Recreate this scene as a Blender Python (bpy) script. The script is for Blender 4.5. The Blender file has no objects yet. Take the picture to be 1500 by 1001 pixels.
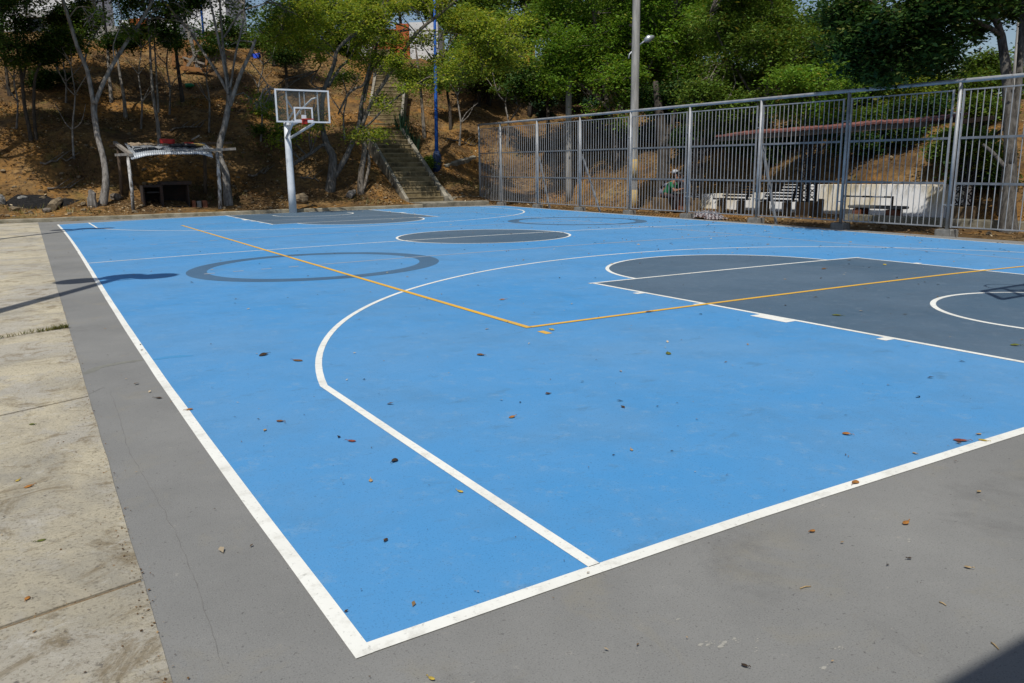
import bpy, math, random
import numpy as np
from mathutils import Vector, Matrix, noise as mnoise

random.seed(7); rng = np.random.default_rng(11)
scene = bpy.context.scene
COL = scene.collection

# ------------------------------------------------------------------ camera
CAM = np.array([-0.6786, -2.0260, 1.3662]); YAW, PIT, ROL, FPX = -0.53828, 0.21106, -0.01453, 1162.245
def cam_axes():
    cy, sy = math.cos(YAW), math.sin(YAW)
    f = np.array([-sy*math.cos(PIT), cy*math.cos(PIT), -math.sin(PIT)])
    rt = np.array([cy, sy, 0.0]); up = np.cross(rt, f)
    r2 = rt*math.cos(ROL)+up*math.sin(ROL); u2 = -rt*math.sin(ROL)+up*math.cos(ROL)
    return np.array([r2, u2, f])
M = cam_axes()
def ray(px, py, Y=None, X=None, D=None, Z=None):
    """a point seen at (px,py) of the 1500 px photograph, on a plane Y=, X=, Z= or at camera depth D"""
    d = np.array([(px-750)/FPX, -(py-500.5)/FPX, 1.0]) @ M
    if Y is not None: s = (Y-CAM[1])/d[1]
    elif X is not None: s = (X-CAM[0])/d[0]
    elif Z is not None: s = (Z-CAM[2])/d[2]
    else: s = D
    return Vector(CAM+s*d)
def depth(p): return float((np.array(p)-CAM) @ M[2])
def proj(p):
    v = (np.array(p)-CAM) @ M.T
    return 750+FPX*v[0]/v[2], 500.5-FPX*v[1]/v[2]

cd = bpy.data.cameras.new('camera'); cam = bpy.data.objects.new('camera', cd); COL.objects.link(cam)
cd.sensor_width = 36; cd.lens = 36*FPX/1500; cd.clip_end = 2000; cd.clip_start = 0.05
Rm = Matrix((M[0], M[1], -M[2])).transposed().to_4x4()
cam.matrix_world = Matrix.Translation(Vector(CAM)) @ Rm
scene.camera = cam

# ------------------------------------------------------------------ light
SX, SY = 0.40, 0.41                                   # shadow offset per metre of height
world = bpy.data.worlds.new('World'); scene.world = world; world.use_nodes = True
nt = world.node_tree; bg = nt.nodes['Background']
sky = nt.nodes.new('ShaderNodeTexSky'); sky.sky_type = 'NISHITA'; sky.sun_disc = False
elev = math.atan2(1, math.hypot(SX, SY))
sky.sun_elevation = elev; sky.sun_rotation = math.atan2(-SX, -SY)
sky.air_density = 1.0; sky.dust_density = 1.2; sky.ozone_density = 1.0
nt.links.new(sky.outputs[0], bg.inputs[0]); bg.inputs[1].default_value = 0.085
ld = bpy.data.lights.new('sun', 'SUN'); ld.energy = 3.75; ld.angle = math.radians(0.5); ld.color = (1.0, 0.96, 0.89)
sun = bpy.data.objects.new('sun', ld); COL.objects.link(sun)
sun.rotation_euler = Vector((SX, SY, -1)).to_track_quat('-Z', 'Y').to_euler(); sun.location = (-20, -30, 60)
scene.view_settings.view_transform = 'Standard'; scene.view_settings.look = 'None'
scene.view_settings.exposure = 0.0; scene.view_settings.gamma = 1.0
scene.render.engine = 'CYCLES'
scene.cycles.max_bounces = 8; scene.cycles.transparent_max_bounces = 8
scene.render.resolution_x, scene.render.resolution_y = 1024, 683

# ------------------------------------------------------------------ materials
def nodes(name):
    m = bpy.data.materials.new(name); m.use_nodes = True
    t = m.node_tree; return m, t, t.nodes['Principled BSDF']
def N(t, kind, **kw):
    n = t.nodes.new(kind)
    for k, v in kw.items(): setattr(n, k, v)
    return n
def coord(t, scale=(1, 1, 1), rot=(0, 0, 0)):
    c = N(t, 'ShaderNodeTexCoord'); mp = N(t, 'ShaderNodeMapping')
    mp.inputs['Scale'].default_value = scale; mp.inputs['Rotation'].default_value = rot
    t.links.new(c.outputs['Object'], mp.inputs['Vector']); return mp.outputs[0]
def noise(t, vec, scale, detail=4, rough=0.6, dist=0):
    n = N(t, 'ShaderNodeTexNoise'); n.inputs['Scale'].default_value = scale
    n.inputs['Detail'].default_value = detail; n.inputs['Roughness'].default_value = rough
    n.inputs['Distortion'].default_value = dist
    t.links.new(vec, n.inputs['Vector']); return n.outputs['Fac']
def ramp(t, fac, stops, interp='LINEAR'):
    r = N(t, 'ShaderNodeValToRGB'); e = r.color_ramp.elements; r.color_ramp.interpolation = interp
    while len(e) > 1: e.remove(e[-1])
    e[0].position = stops[0][0]; e[0].color = rgba(stops[0][1])
    for p, c in stops[1:]:
        x = e.new(p); x.color = rgba(c)
    t.links.new(fac, r.inputs['Fac']); return r.outputs['Color']
def rgba(c): return (c, c, c, 1) if isinstance(c, (int, float)) else (c[0], c[1], c[2], 1)
def mix(t, fac, a, b, mode='MIX'):
    m = N(t, 'ShaderNodeMix', data_type='RGBA', blend_type=mode)
    for s, v in ((0, fac), (6, a), (7, b)):
        if hasattr(v, 'is_linked'): t.links.new(v, m.inputs[s])
        else: m.inputs[s].default_value = v if s == 0 else rgba(v)
    return m.outputs[2]
def bump(t, bsdf, h, strength=0.3, dist=0.02):
    b = N(t, 'ShaderNodeBump'); b.inputs['Strength'].default_value = strength; b.inputs['Distance'].default_value = dist
    t.links.new(h, b.inputs['Height']); t.links.new(b.outputs[0], bsdf.inputs['Normal'])
def simple(name, c1, c2=None, scale=6, rough=0.7, bmp=0.2, bdist=0.01, metal=0.0, stretch=(1, 1, 1), lo=0.35, hi=0.65, spec=0.3, dirt=None):
    m, t, b = nodes(name)
    c2 = c2 or tuple(x*0.7 for x in c1)
    v = coord(t, stretch); f = noise(t, v, scale, 6, 0.65)
    col = ramp(t, f, [(lo, c2), (hi, c1)])
    if dirt:
        f2 = noise(t, coord(t), dirt[1], 5, 0.7)
        col = mix(t, ramp(t, f2, [(dirt[2], 0), (dirt[3], 1)]), col, dirt[0])
    t.links.new(col, b.inputs['Base Color']); b.inputs['Roughness'].default_value = rough
    b.inputs['Metallic'].default_value = metal; b.inputs['Specular IOR Level'].default_value = spec
    if bmp: bump(t, b, noise(t, v, scale*4, 5, 0.7), bmp, bdist)
    return m
def leafmat(name, stops, trans=0.35):
    m, t, b = nodes(name); t.nodes.remove(b)
    g = N(t, 'ShaderNodeNewGeometry'); col = ramp(t, g.outputs['Random Per Island'], stops)
    f = noise(t, coord(t), 0.55, 2); col = mix(t, 1.0, col, ramp(t, f, [(0.3, 0.65), (0.7, 1.35)]), 'MULTIPLY')
    d = N(t, 'ShaderNodeBsdfDiffuse'); tr = N(t, 'ShaderNodeBsdfTranslucent'); gl = N(t, 'ShaderNodeBsdfGlossy')
    gl.inputs['Roughness'].default_value = 0.45; gl.inputs['Color'].default_value = (0.6, 0.65, 0.6, 1)
    t.links.new(col, d.inputs[0]); t.links.new(mix(t, 1.0, col, (1.25, 1.15, 0.6), 'MULTIPLY'), tr.inputs[0])
    a = N(t, 'ShaderNodeMixShader'); a.inputs[0].default_value = trans
    t.links.new(d.outputs[0], a.inputs[1]); t.links.new(tr.outputs[0], a.inputs[2])
    c = N(t, 'ShaderNodeMixShader'); c.inputs[0].default_value = 0.02
    t.links.new(a.outputs[0], c.inputs[1]); t.links.new(gl.outputs[0], c.inputs[2])
    t.links.new(c.outputs[0], t.nodes['Material Output'].inputs[0]); return m

def court_paint(name, base, dull, light, smear=0.5):
    m, t, b = nodes(name)
    v = coord(t); vs = coord(t, (0.8, 1.5, 1), (0, 0, -0.25))
    col = mix(t, ramp(t, noise(t, v, 0.30, 5, 0.65), [(0.36, 0), (0.62, 1)]), base, tuple(0.5*a+0.5*d for a, d in zip(base, light)))
    col = mix(t, ramp(t, noise(t, v, 0.55, 7, 0.7, 0.6), [(0.48, 0), (0.66, 0.38)]), col, tuple(0.55*a+0.45*d for a, d in zip(dull, light)))
    col = mix(t, ramp(t, noise(t, v, 1.3, 6, 0.7, 0.3), [(0.50, 0), (0.72, 0.35)]), col, dull)
    col = mix(t, ramp(t, noise(t, vs, 3.4, 5, 0.7, 0.2), [(0.60, 0), (0.70, smear)]), col, dull)              # rubbed shoe smears
    col = mix(t, ramp(t, noise(t, vs, 8.0, 5, 0.75, 0.2), [(0.60, 0), (0.70, smear*0.8)]), col, dull)
    col = mix(t, ramp(t, noise(t, coord(t, (1, 1, 1), (0, 0, 1)), 6.0, 8, 0.8), [(0.54, 0), (0.66, 0.7)]), col, light)  # dusty scuffs
    col = mix(t, ramp(t, noise(t, coord(t, (0.25, 5, 1), (0, 0, 0.7)), 6.0, 4, 0.7), [(0.66, 0), (0.72, 0.4)]), col, light)
    col = mix(t, ramp(t, noise(t, v, 45, 3, 0.6), [(0.65, 0), (0.72, 0.5)]), col, tuple(0.7*x for x in dull))
    col = mix(t, ramp(t, noise(t, v, 130, 2, 0.5), [(0.60, 0), (0.72, 0.45)]), col, tuple(0.35*x for x in base))
    t.links.new(col, b.inputs['Base Color']); b.inputs['Specular IOR Level'].default_value = 0.25
    t.links.new(ramp(t, noise(t, v, 1.7, 5, 0.7), [(0.3, 0.5), (0.7, 0.8)]), b.inputs['Roughness'])
    bump(t, b, noise(t, v, 160, 4, 0.65), 0.35, 0.003); return m
MAT = {}
MAT['blue'] = court_paint('blue court paint', (0.066, 0.270, 0.555), (0.080, 0.200, 0.34), (0.155, 0.315, 0.51), 0.55)
MAT['slate'] = court_paint('slate court paint', (0.066, 0.116, 0.170), (0.078, 0.110, 0.145), (0.13, 0.18, 0.235), 0.6)
MAT['ring'] = court_paint('ring paint', (0.056, 0.120, 0.200), (0.065, 0.115, 0.18), (0.09, 0.18, 0.29), 0.5)
def apron_mat():
    m, t, b = nodes('grey court concrete')
    v = coord(t)
    col = ramp(t, noise(t, v, 0.7, 7, 0.68), [(0.3, (0.180, 0.181, 0.173)), (0.7, (0.246, 0.245, 0.232))])
    col = mix(t, ramp(t, noise(t, v, 2.0, 6, 0.72, 0.5), [(0.55, 0), (0.72, 0.5)]), col, (0.255, 0.235, 0.18))
    col = mix(t, ramp(t, noise(t, v, 1.1, 6, 0.75, 0.4), [(0.58, 0), (0.70, 0.45)]), col, (0.135, 0.133, 0.128))
    col = mix(t, ramp(t, noise(t, v, 11, 8, 0.8), [(0.62, 0), (0.70, 0.75)]), col, (0.38, 0.36, 0.31))
    col = mix(t, ramp(t, noise(t, coord(t, (0.3, 6, 1), (0, 0, 0.5)), 5.0, 5, 0.75), [(0.67, 0), (0.73, 0.5)]), col, (0.36, 0.35, 0.33))
    col = mix(t, ramp(t, noise(t, v, 50, 3, 0.6), [(0.65, 0), (0.71, 0.7)]), col, (0.085, 0.082, 0.078))
    col = mix(t, ramp(t, noise(t, v, 170, 2, 0.5), [(0.56, 0), (0.70, 0.5)]), col, (0.09, 0.088, 0.085))
    col = mix(t, ramp(t, noise(t, v, 210, 2, 0.5), [(0.60, 0), (0.72, 0.4)]), col, (0.36, 0.35, 0.33))
    t.links.new(col, b.inputs['Base Color']); b.inputs['Roughness'].default_value = 0.85; b.inputs['Specular IOR Level'].default_value = 0.2
    bump(t, b, noise(t, v, 150, 5, 0.7), 0.5, 0.004); return m
MAT['apron'] = apron_mat()
def path_mat():
    m, t, b = nodes('old cast concrete'); v = coord(t)
    col = ramp(t, noise(t, v, 0.9, 8, 0.7, 0.6), [(0.36, (0.32, 0.30, 0.25)), (0.5, (0.45, 0.405, 0.305)), (0.64, (0.56, 0.50, 0.36))])
    col = mix(t, ramp(t, noise(t, v, 0.75, 7, 0.7, 0.3), [(0.50, 0), (0.55, 0.7)]), col, (0.43, 0.405, 0.35))
    col = mix(t, ramp(t, noise(t, v, 3.2, 9, 0.8, 0.8), [(0.52, 0), (0.62, 0.85)]), col, (0.23, 0.185, 0.115))
    col = mix(t, ramp(t, noise(t, v, 5.5, 9, 0.8, 0.5), [(0.56, 0), (0.66, 0.7)]), col, (0.56, 0.54, 0.48))
    col = mix(t, ramp(t, noise(t, v, 20, 5, 0.75), [(0.62, 0), (0.68, 0.85)]), col, (0.12, 0.11, 0.10))
    col = mix(t, ramp(t, noise(t, v, 70, 4, 0.65), [(0.54, 0), (0.66, 0.65)]), col, (0.17, 0.15, 0.115))
    t.links.new(col, b.inputs['Base Color']); b.inputs['Roughness'].default_value = 0.9; b.inputs['Specular IOR Level'].default_value = 0.15
    bump(t, b, noise(t, v, 9, 11, 0.8), 0.9, 0.02); return m
MAT['path'] = path_mat()
MAT['joint_dirt'] = simple('pale dirt in the joints', (0.27, 0.20, 0.12), (0.13, 0.095, 0.055), 9, 0.95, 0.5)
def dirt_mat():
    m, t, b = nodes('hillside soil'); v = coord(t)
    col = ramp(t, noise(t, v, 0.55, 6, 0.65), [(0.32, (0.085, 0.052, 0.026)), (0.47, (0.16, 0.096, 0.040)), (0.60, (0.25, 0.150, 0.058)), (0.74, (0.34, 0.24, 0.12))])
    col = mix(t, ramp(t, noise(t, v, 0.33, 4, 0.6, 0.4), [(0.51, 0), (0.62, 0.7)]), col, (0.36, 0.175, 0.042))
    col = mix(t, ramp(t, noise(t, v, 0.8, 5, 0.6), [(0.57, 0), (0.70, 0.55)]), col, (0.17, 0.145, 0.045))
    col = mix(t, ramp(t, noise(t, v, 5.5, 6, 0.75), [(0.48, 0), (0.60, 0.85)]), col, (0.055, 0.033, 0.019))
    col = mix(t, ramp(t, noise(t, v, 11, 4, 0.75), [(0.60, 0), (0.68, 0.7)]), col, (0.36, 0.27, 0.16))
    t.links.new(col, b.inputs['Base Color']); b.inputs['Roughness'].default_value = 0.95; b.inputs['Specular IOR Level'].default_value = 0.1
    bump(t, b, noise(t, v, 4, 9, 0.75), 0.9, 0.12); return m
MAT['dirt'] = dirt_mat()
def worn_paint(name, c, worn, amt):
    m, t, b = nodes(name); v = coord(t)
    col = mix(t, ramp(t, noise(t, v, 9, 7, 0.75), [(0.56-amt*0.15, 0), (0.68, 0.75)]), c, worn)
    col = mix(t, ramp(t, noise(t, v, 1.1, 6, 0.7), [(0.45, 0), (0.7, 0.5)]), col, worn)
    col = mix(t, ramp(t, noise(t, v, 60, 3, 0.6), [(0.60, 0), (0.72, 0.45)]), col, tuple(0.5*x for x in worn))
    t.links.new(col, b.inputs['Base Color']); b.inputs['Roughness'].default_value = 0.65; b.inputs['Specular IOR Level'].default_value = 0.25
    return m
MAT['white_line'] = worn_paint('white line paint', (0.80, 0.80, 0.74), (0.56, 0.55, 0.49), 0.3)
MAT['yellow_line'] = worn_paint('yellow line paint', (0.74, 0.43, 0.05), (0.50, 0.34, 0.12), 0.3)
MAT['tan_line'] = worn_paint('worn tan line paint', (0.40, 0.41, 0.42), (0.24, 0.36, 0.52), 0.5)
MAT['crack'] = simple('crack in concrete', (0.175, 0.172, 0.165), (0.14, 0.137, 0.13), 20, 0.95, 0.2)
MAT['patch_grey'] = simple('greenish grey patch', (0.215, 0.215, 0.185), (0.17, 0.17, 0.15), 12, 0.9, 0.2)
MAT['patch_blue'] = simple('patched blue paint', (0.06, 0.25, 0.46), (0.07, 0.27, 0.54), 12, 0.7, 0.1)
MAT['scuff'] = simple('chalky scuff', (0.40, 0.385, 0.335), (0.27, 0.265, 0.24), 60, 0.9, 0.1)
MAT['kerb'] = simple('mossy kerb concrete', (0.33, 0.30, 0.23), (0.16, 0.145, 0.10), 3, 0.9, 0.5, 0.02)
MAT['stair'] = simple('weathered stair concrete', (0.30, 0.235, 0.125), (0.12, 0.092, 0.046), 2.2, 0.9, 0.5, 0.02, dirt=((0.05, 0.045, 0.028), 1.3, 0.5, 0.7))
MAT['stair_edge_highlight'] = simple('stair edge highlights', (0.33, 0.265, 0.155), (0.15, 0.115, 0.06), 2.2, 0.9, 0.4, 0.02)  # lighter tone that paints the light on the tread edges
MAT['stair_kerb'] = simple('grey stair kerb concrete', (0.33, 0.30, 0.24), (0.13, 0.12, 0.09), 2.5, 0.9, 0.5, 0.02)
MAT['block'] = simple('grey concrete block', (0.25, 0.245, 0.23), (0.15, 0.145, 0.13), 8, 0.9, 0.4)
MAT['fence'] = simple('galvanised grey fence paint', (0.40, 0.41, 0.42), (0.27, 0.275, 0.28), 3, 0.5, 0.05, 0.003, 0.25, spec=0.4, dirt=((0.20, 0.16, 0.12), 7, 0.60, 0.72))
MAT['fence_dark'] = simple('weathered grey bar paint', (0.24, 0.25, 0.26), (0.15, 0.155, 0.16), 6, 0.55, 0.05, 0.003, 0.2, spec=0.4, dirt=((0.14, 0.10, 0.07), 7, 0.60, 0.72))
MAT['white_steel'] = simple('white painted steel', (0.74, 0.77, 0.80), (0.60, 0.63, 0.66), 4, 0.45, 0.05, 0.003, 0, spec=0.4, dirt=((0.30, 0.26, 0.2), 9, 0.66, 0.74))
MAT['red_steel'] = simple('red painted steel', (0.42, 0.03, 0.02), (0.25, 0.02, 0.015), 12, 0.5, 0.1)
MAT['pole_concrete'] = simple('spun concrete pole', (0.38, 0.365, 0.33), (0.14, 0.135, 0.125), 1.6, 0.85, 0.3, 0.01, stretch=(4, 4, 0.6), lo=0.3, hi=0.62)
MAT['yellow_paint'] = simple('peeling yellow pole paint', (0.50, 0.32, 0.06), (0.30, 0.27, 0.21), 9, 0.8, 0.3)
MAT['blue_steel'] = simple('blue painted steel', (0.012, 0.105, 0.46), (0.010, 0.075, 0.33), 4, 0.45, 0.05)
MAT['navy_steel'] = simple('dark navy painted steel', (0.02, 0.04, 0.10), (0.013, 0.025, 0.06), 4, 0.6, 0.1)
MAT['lamp_metal'] = simple('cast lamp aluminium', (0.55, 0.57, 0.58), (0.40, 0.42, 0.43), 8, 0.4, 0.05, 0.003, 0.6, spec=0.5)
MAT['bark_pale'] = simple('pale grey bark', (0.27, 0.25, 0.225), (0.10, 0.09, 0.078), 3.5, 0.95, 0.8, 0.03, stretch=(3, 3, 0.8), lo=0.38, hi=0.6)
MAT['bark_mid'] = simple('mottled brown grey bark', (0.23, 0.20, 0.165), (0.075, 0.060, 0.045), 3.5, 0.95, 0.8, 0.03, stretch=(3, 3, 0.8), lo=0.38, hi=0.62)
MAT['bark_grey'] = simple('grey shaded bark', (0.15, 0.14, 0.125), (0.055, 0.05, 0.043), 4, 0.95, 0.8, 0.03, stretch=(3, 3, 0.8), lo=0.38, hi=0.62)
MAT['bark_dark'] = simple('dark bark', (0.085, 0.070, 0.055), (0.03, 0.025, 0.02), 4, 0.95, 0.8, 0.03, stretch=(3, 3, 0.7))
G = leafmat
MAT['leaf_dark'] = G('dark green leaves', [(0, (0.015, 0.036, 0.009)), (0.5, (0.030, 0.070, 0.014)), (0.9, (0.060, 0.11, 0.024)), (1, (0.13, 0.12, 0.03))], 0.25)
MAT['leaf_mid'] = G('mid green leaves', [(0, (0.062, 0.118, 0.018)), (0.5, (0.098, 0.170, 0.026)), (0.92, (0.150, 0.215, 0.036)), (1, (0.22, 0.18, 0.035))], 0.35)
MAT['leaf_bright'] = G('fresh green leaves', [(0, (0.088, 0.180, 0.020)), (0.5, (0.125, 0.245, 0.028)), (0.94, (0.19, 0.29, 0.040)), (1, (0.28, 0.25, 0.045))], 0.4)
MAT['leaf_yellow'] = G('yellow green leaves', [(0, (0.13, 0.21, 0.027)), (0.5, (0.22, 0.30, 0.038)), (0.88, (0.36, 0.41, 0.058)), (1, (0.48, 0.42, 0.07))], 0.5)
MAT['leaf_blue'] = G('blue green leaves', [(0, (0.022, 0.06, 0.03)), (0.6, (0.045, 0.10, 0.055)), (1, (0.08, 0.15, 0.09))], 0.25)
MAT['litter'] = leafmat('dry leaf litter', [(0, (0.07, 0.04, 0.02)), (0.45, (0.17, 0.10, 0.045)), (0.8, (0.34, 0.23, 0.12)), (1, (0.50, 0.42, 0.28))], 0.1)
MAT['speck'] = leafmat('court specks', [(0, (0.03, 0.022, 0.015)), (0.4, (0.10, 0.06, 0.03)), (0.7, (0.30, 0.20, 0.10)), (1, (0.55, 0.48, 0.36))], 0.1)
MAT['grass'] = leafmat('dry green grass', [(0, (0.05, 0.07, 0.015)), (0.6, (0.13, 0.13, 0.04)), (1, (0.26, 0.21, 0.09))], 0.3)
MAT['wood_grey'] = simple('weathered grey wood', (0.34, 0.31, 0.27), (0.15, 0.13, 0.11), 4, 0.9, 0.5, 0.01, stretch=(6, 6, 0.7))
MAT['wood_brown'] = simple('old brown timber', (0.15, 0.105, 0.07), (0.06, 0.042, 0.028), 5, 0.9, 0.4, stretch=(5, 5, 0.8))
MAT['wood_orange'] = simple('varnished orange timber', (0.36, 0.17, 0.055), (0.22, 0.10, 0.035), 5, 0.7, 0.2)
MAT['post_white'] = simple('flaking whitewashed timber', (0.48, 0.47, 0.45), (0.10, 0.09, 0.075), 3.2, 0.9, 0.5, 0.015, stretch=(4, 4, 1.6), lo=0.42, hi=0.56)
MAT['tin'] = simple('galvanised corrugated tin', (0.42, 0.46, 0.50), (0.22, 0.235, 0.25), 2.5, 0.45, 0.05, 0.003, 0.15, spec=0.5, dirt=((0.22, 0.15, 0.09), 4, 0.58, 0.72))
def soot_brick():
    m, t, b = nodes('sooty brick'); br = N(t, 'ShaderNodeTexBrick')
    c = N(t, 'ShaderNodeTexCoord'); mp = N(t, 'ShaderNodeMapping'); mp.inputs['Rotation'].default_value = (math.radians(90), 0, 0)
    t.links.new(c.outputs['Object'], mp.inputs['Vector']); t.links.new(mp.outputs[0], br.inputs['Vector'])
    br.inputs['Scale'].default_value = 1.0; br.inputs['Brick Width'].default_value = 0.24; br.inputs['Row Height'].default_value = 0.08; br.inputs['Mortar Size'].default_value = 0.008
    br.inputs['Color1'].default_value = (0.050, 0.024, 0.016, 1); br.inputs['Color2'].default_value = (0.035, 0.020, 0.014, 1); br.inputs['Mortar'].default_value = (0.028, 0.025, 0.022, 1)
    col = mix(t, ramp(t, noise(t, coord(t), 1.8, 5), [(0.4, 0), (0.6, 0.85)]), br.outputs['Color'], (0.013, 0.012, 0.012))
    t.links.new(col, b.inputs['Base Color']); b.inputs['Roughness'].default_value = 0.95
    bump(t, b, br.outputs['Fac'], 0.4, -0.01); return m
MAT['soot'] = soot_brick()
MAT['brick'] = simple('red clay brick', (0.26, 0.10, 0.055), (0.14, 0.055, 0.03), 7, 0.9, 0.4)
MAT['ash'] = simple('charcoal ash', (0.030, 0.028, 0.027), (0.008, 0.008, 0.008), 14, 0.95, 0.9, 0.05, lo=0.4, hi=0.7)
MAT['stone'] = simple('weathered field stone', (0.28, 0.22, 0.14), (0.12, 0.09, 0.055), 5, 0.9, 0.7, 0.03)
MAT['red_plastic'] = simple('faded red plastic', (0.52, 0.035, 0.03), (0.36, 0.025, 0.02), 8, 0.5, 0.1)
MAT['cardboard'] = simple('sun bleached board', (0.36, 0.28, 0.19), (0.24, 0.18, 0.12), 5, 0.9, 0.3)
MAT['tarp'] = simple('grey plastic sheet', (0.30, 0.31, 0.32), (0.07, 0.075, 0.08), 5, 0.5, 0.5, 0.02)
MAT['bag'] = simple('black plastic', (0.03, 0.032, 0.034), (0.012, 0.012, 0.014), 6, 0.4, 0.4, 0.02, spec=0.5)
MAT['wood_yellow'] = simple('yellowed board', (0.44, 0.32, 0.10), (0.30, 0.20, 0.06), 6, 0.8, 0.2)
def stained_wall():
    m, t, b = nodes('stained whitewashed wall')
    v = coord(t, (1, 1, 0.22))
    c = N(t, 'ShaderNodeTexCoord'); s = N(t, 'ShaderNodeSeparateXYZ'); t.links.new(c.outputs['Object'], s.inputs[0])
    big = ramp(t, noise(t, coord(t, (1, 1, 0.5)), 0.42, 3, 0.5), [(0.47, 0), (0.55, 1)])
    st = ramp(t, noise(t, v, 5, 6, 0.7), [(0.40, 0.15), (0.62, 1)])
    stain = mix(t, 1.0, big, st, 'MULTIPLY')
    col = mix(t, stain, (0.90, 0.90, 0.89), (0.66, 0.55, 0.33))
    edge = N(t, 'ShaderNodeMapRange'); edge.inputs[1].default_value = 0.45; edge.inputs[2].default_value = 0.9; t.links.new(s.outputs['Z'], edge.inputs[0])
    dr = mix(t, 1.0, edge.outputs[0], ramp(t, noise(t, v, 9, 6, 0.75), [(0.46, 0), (0.62, 0.9)]), 'MULTIPLY')
    col = mix(t, dr, col, (0.20, 0.17, 0.10))
    t.links.new(col, b.inputs['Base Color']); b.inputs['Roughness'].default_value = 0.85
    bump(t, b, noise(t, coord(t), 8, 6), 0.3, 0.02); return m
MAT['white_wall'] = stained_wall()
MAT['house_white'] = simple('whitewashed house wall', (0.72, 0.72, 0.72), (0.58, 0.58, 0.58), 1.2, 0.85, 0.1)
MAT['house_grey'] = simple('pale grey render', (0.50, 0.50, 0.49), (0.38, 0.38, 0.37), 1.5, 0.9, 0.2)
MAT['house_orange'] = simple('terracotta render', (0.48, 0.13, 0.045), (0.36, 0.09, 0.03), 1.5, 0.9, 0.2)
MAT['house_yellow'] = simple('ochre yellow render', (0.60, 0.38, 0.06), (0.46, 0.28, 0.05), 1.5, 0.9, 0.2)
MAT['dark_base'] = simple('dark brick base', (0.055, 0.035, 0.025), (0.025, 0.018, 0.014), 3, 0.9, 0.3)
MAT['window_dark'] = simple('dark window', (0.03, 0.033, 0.035), (0.015, 0.016, 0.018), 3, 0.25, 0.0, spec=0.5)
MAT['asbestos'] = simple('grey cement roofing', (0.34, 0.33, 0.31), (0.22, 0.21, 0.20), 2, 0.9, 0.2)
MAT['tile_red'] = simple('weathered red clay tiles', (0.27, 0.105, 0.08), (0.07, 0.035, 0.03), 3, 0.85, 0.5, 0.02)
MAT['iron'] = simple('dark rusty iron', (0.035, 0.030, 0.028), (0.018, 0.015, 0.013), 8, 0.7, 0.2)
MAT['bench_wood'] = simple('dark bench slats', (0.060, 0.048, 0.038), (0.03, 0.024, 0.019), 6, 0.75, 0.2)
MAT['bench_stone'] = simple('brown stained concrete', (0.22, 0.15, 0.075), (0.09, 0.06, 0.035), 4, 0.9, 0.4)
MAT['bench_top'] = simple('grey stone slab', (0.17, 0.165, 0.15), (0.09, 0.088, 0.08), 5, 0.85, 0.3)
MAT['black_paint'] = simple('black paint', (0.02, 0.02, 0.021), (0.012, 0.012, 0.012), 6, 0.5, 0.05)
MAT['skin'] = simple('brown skin', (0.27, 0.135, 0.075), (0.22, 0.105, 0.06), 6, 0.6, 0.05)
MAT['shirt_grey'] = simple('grey blue shirt cloth', (0.30, 0.31, 0.38), (0.22, 0.23, 0.29), 8, 0.9, 0.3)
MAT['shirt_green'] = simple('green shirt cloth', (0.012, 0.16, 0.055), (0.008, 0.11, 0.04), 8, 0.9, 0.3)
MAT['shirt_dark'] = simple('dark shirt cloth', (0.05, 0.045, 0.05), (0.03, 0.028, 0.03), 8, 0.9, 0.3)
MAT['shirt_blue'] = simple('royal blue shirt cloth', (0.02, 0.07, 0.55), (0.015, 0.05, 0.40), 8, 0.9, 0.3)
MAT['trousers'] = simple('dark trousers cloth', (0.035, 0.022, 0.024), (0.02, 0.014, 0.015), 8, 0.9, 0.3)
MAT['hair'] = simple('black hair', (0.015, 0.012, 0.010), (0.008, 0.007, 0.006), 20, 0.5, 0.4)
MAT['cap'] = simple('pale grey cap cloth', (0.45, 0.46, 0.48), (0.33, 0.34, 0.36), 10, 0.9, 0.2)
MAT['cloth'] = simple('crumpled patterned cloth', (0.40, 0.385, 0.39), (0.09, 0.055, 0.055), 11, 0.95, 0.6, 0.03, lo=0.45, hi=0.55)
MAT['green_plastic'] = simple('green plastic', (0.02, 0.25, 0.10), (0.015, 0.18, 0.07), 6, 0.4, 0.1)
def glass_mat():
    m, t, b = nodes('dusty acrylic sheet'); t.nodes.remove(b)
    tr = N(t, 'ShaderNodeBsdfTransparent'); tr.inputs[0].default_value = (0.84, 0.85, 0.85, 1)
    gl = N(t, 'ShaderNodeBsdfGlossy'); gl.inputs['Roughness'].default_value = 0.12
    df = N(t, 'ShaderNodeBsdfDiffuse'); df.inputs[0].default_value = (0.22, 0.22, 0.21, 1)
    a = N(t, 'ShaderNodeMixShader'); a.inputs[0].default_value = 0.06; t.links.new(tr.outputs[0], a.inputs[1]); t.links.new(df.outputs[0], a.inputs[2])
    c = N(t, 'ShaderNodeMixShader'); c.inputs[0].default_value = 0.03; t.links.new(a.outputs[0], c.inputs[1]); t.links.new(gl.outputs[0], c.inputs[2])
    t.links.new(c.outputs[0], t.nodes['Material Output'].inputs[0]); return m
MAT['acrylic'] = glass_mat()
def dryleaf(name, c): return simple(name, c, tuple(0.55*x for x in c), 40, 0.8, 0.3, 0.003)
for k, c in dict(brown=(0.20, 0.095, 0.035), orange=(0.42, 0.18, 0.04), yellow=(0.55, 0.40, 0.07), dark=(0.055, 0.035, 0.02), green=(0.14, 0.16, 0.03), tan=(0.46, 0.33, 0.17), red=(0.25, 0.07, 0.045)).items():
    MAT['dry_'+k] = dryleaf(k+' dry leaf', c)

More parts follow.
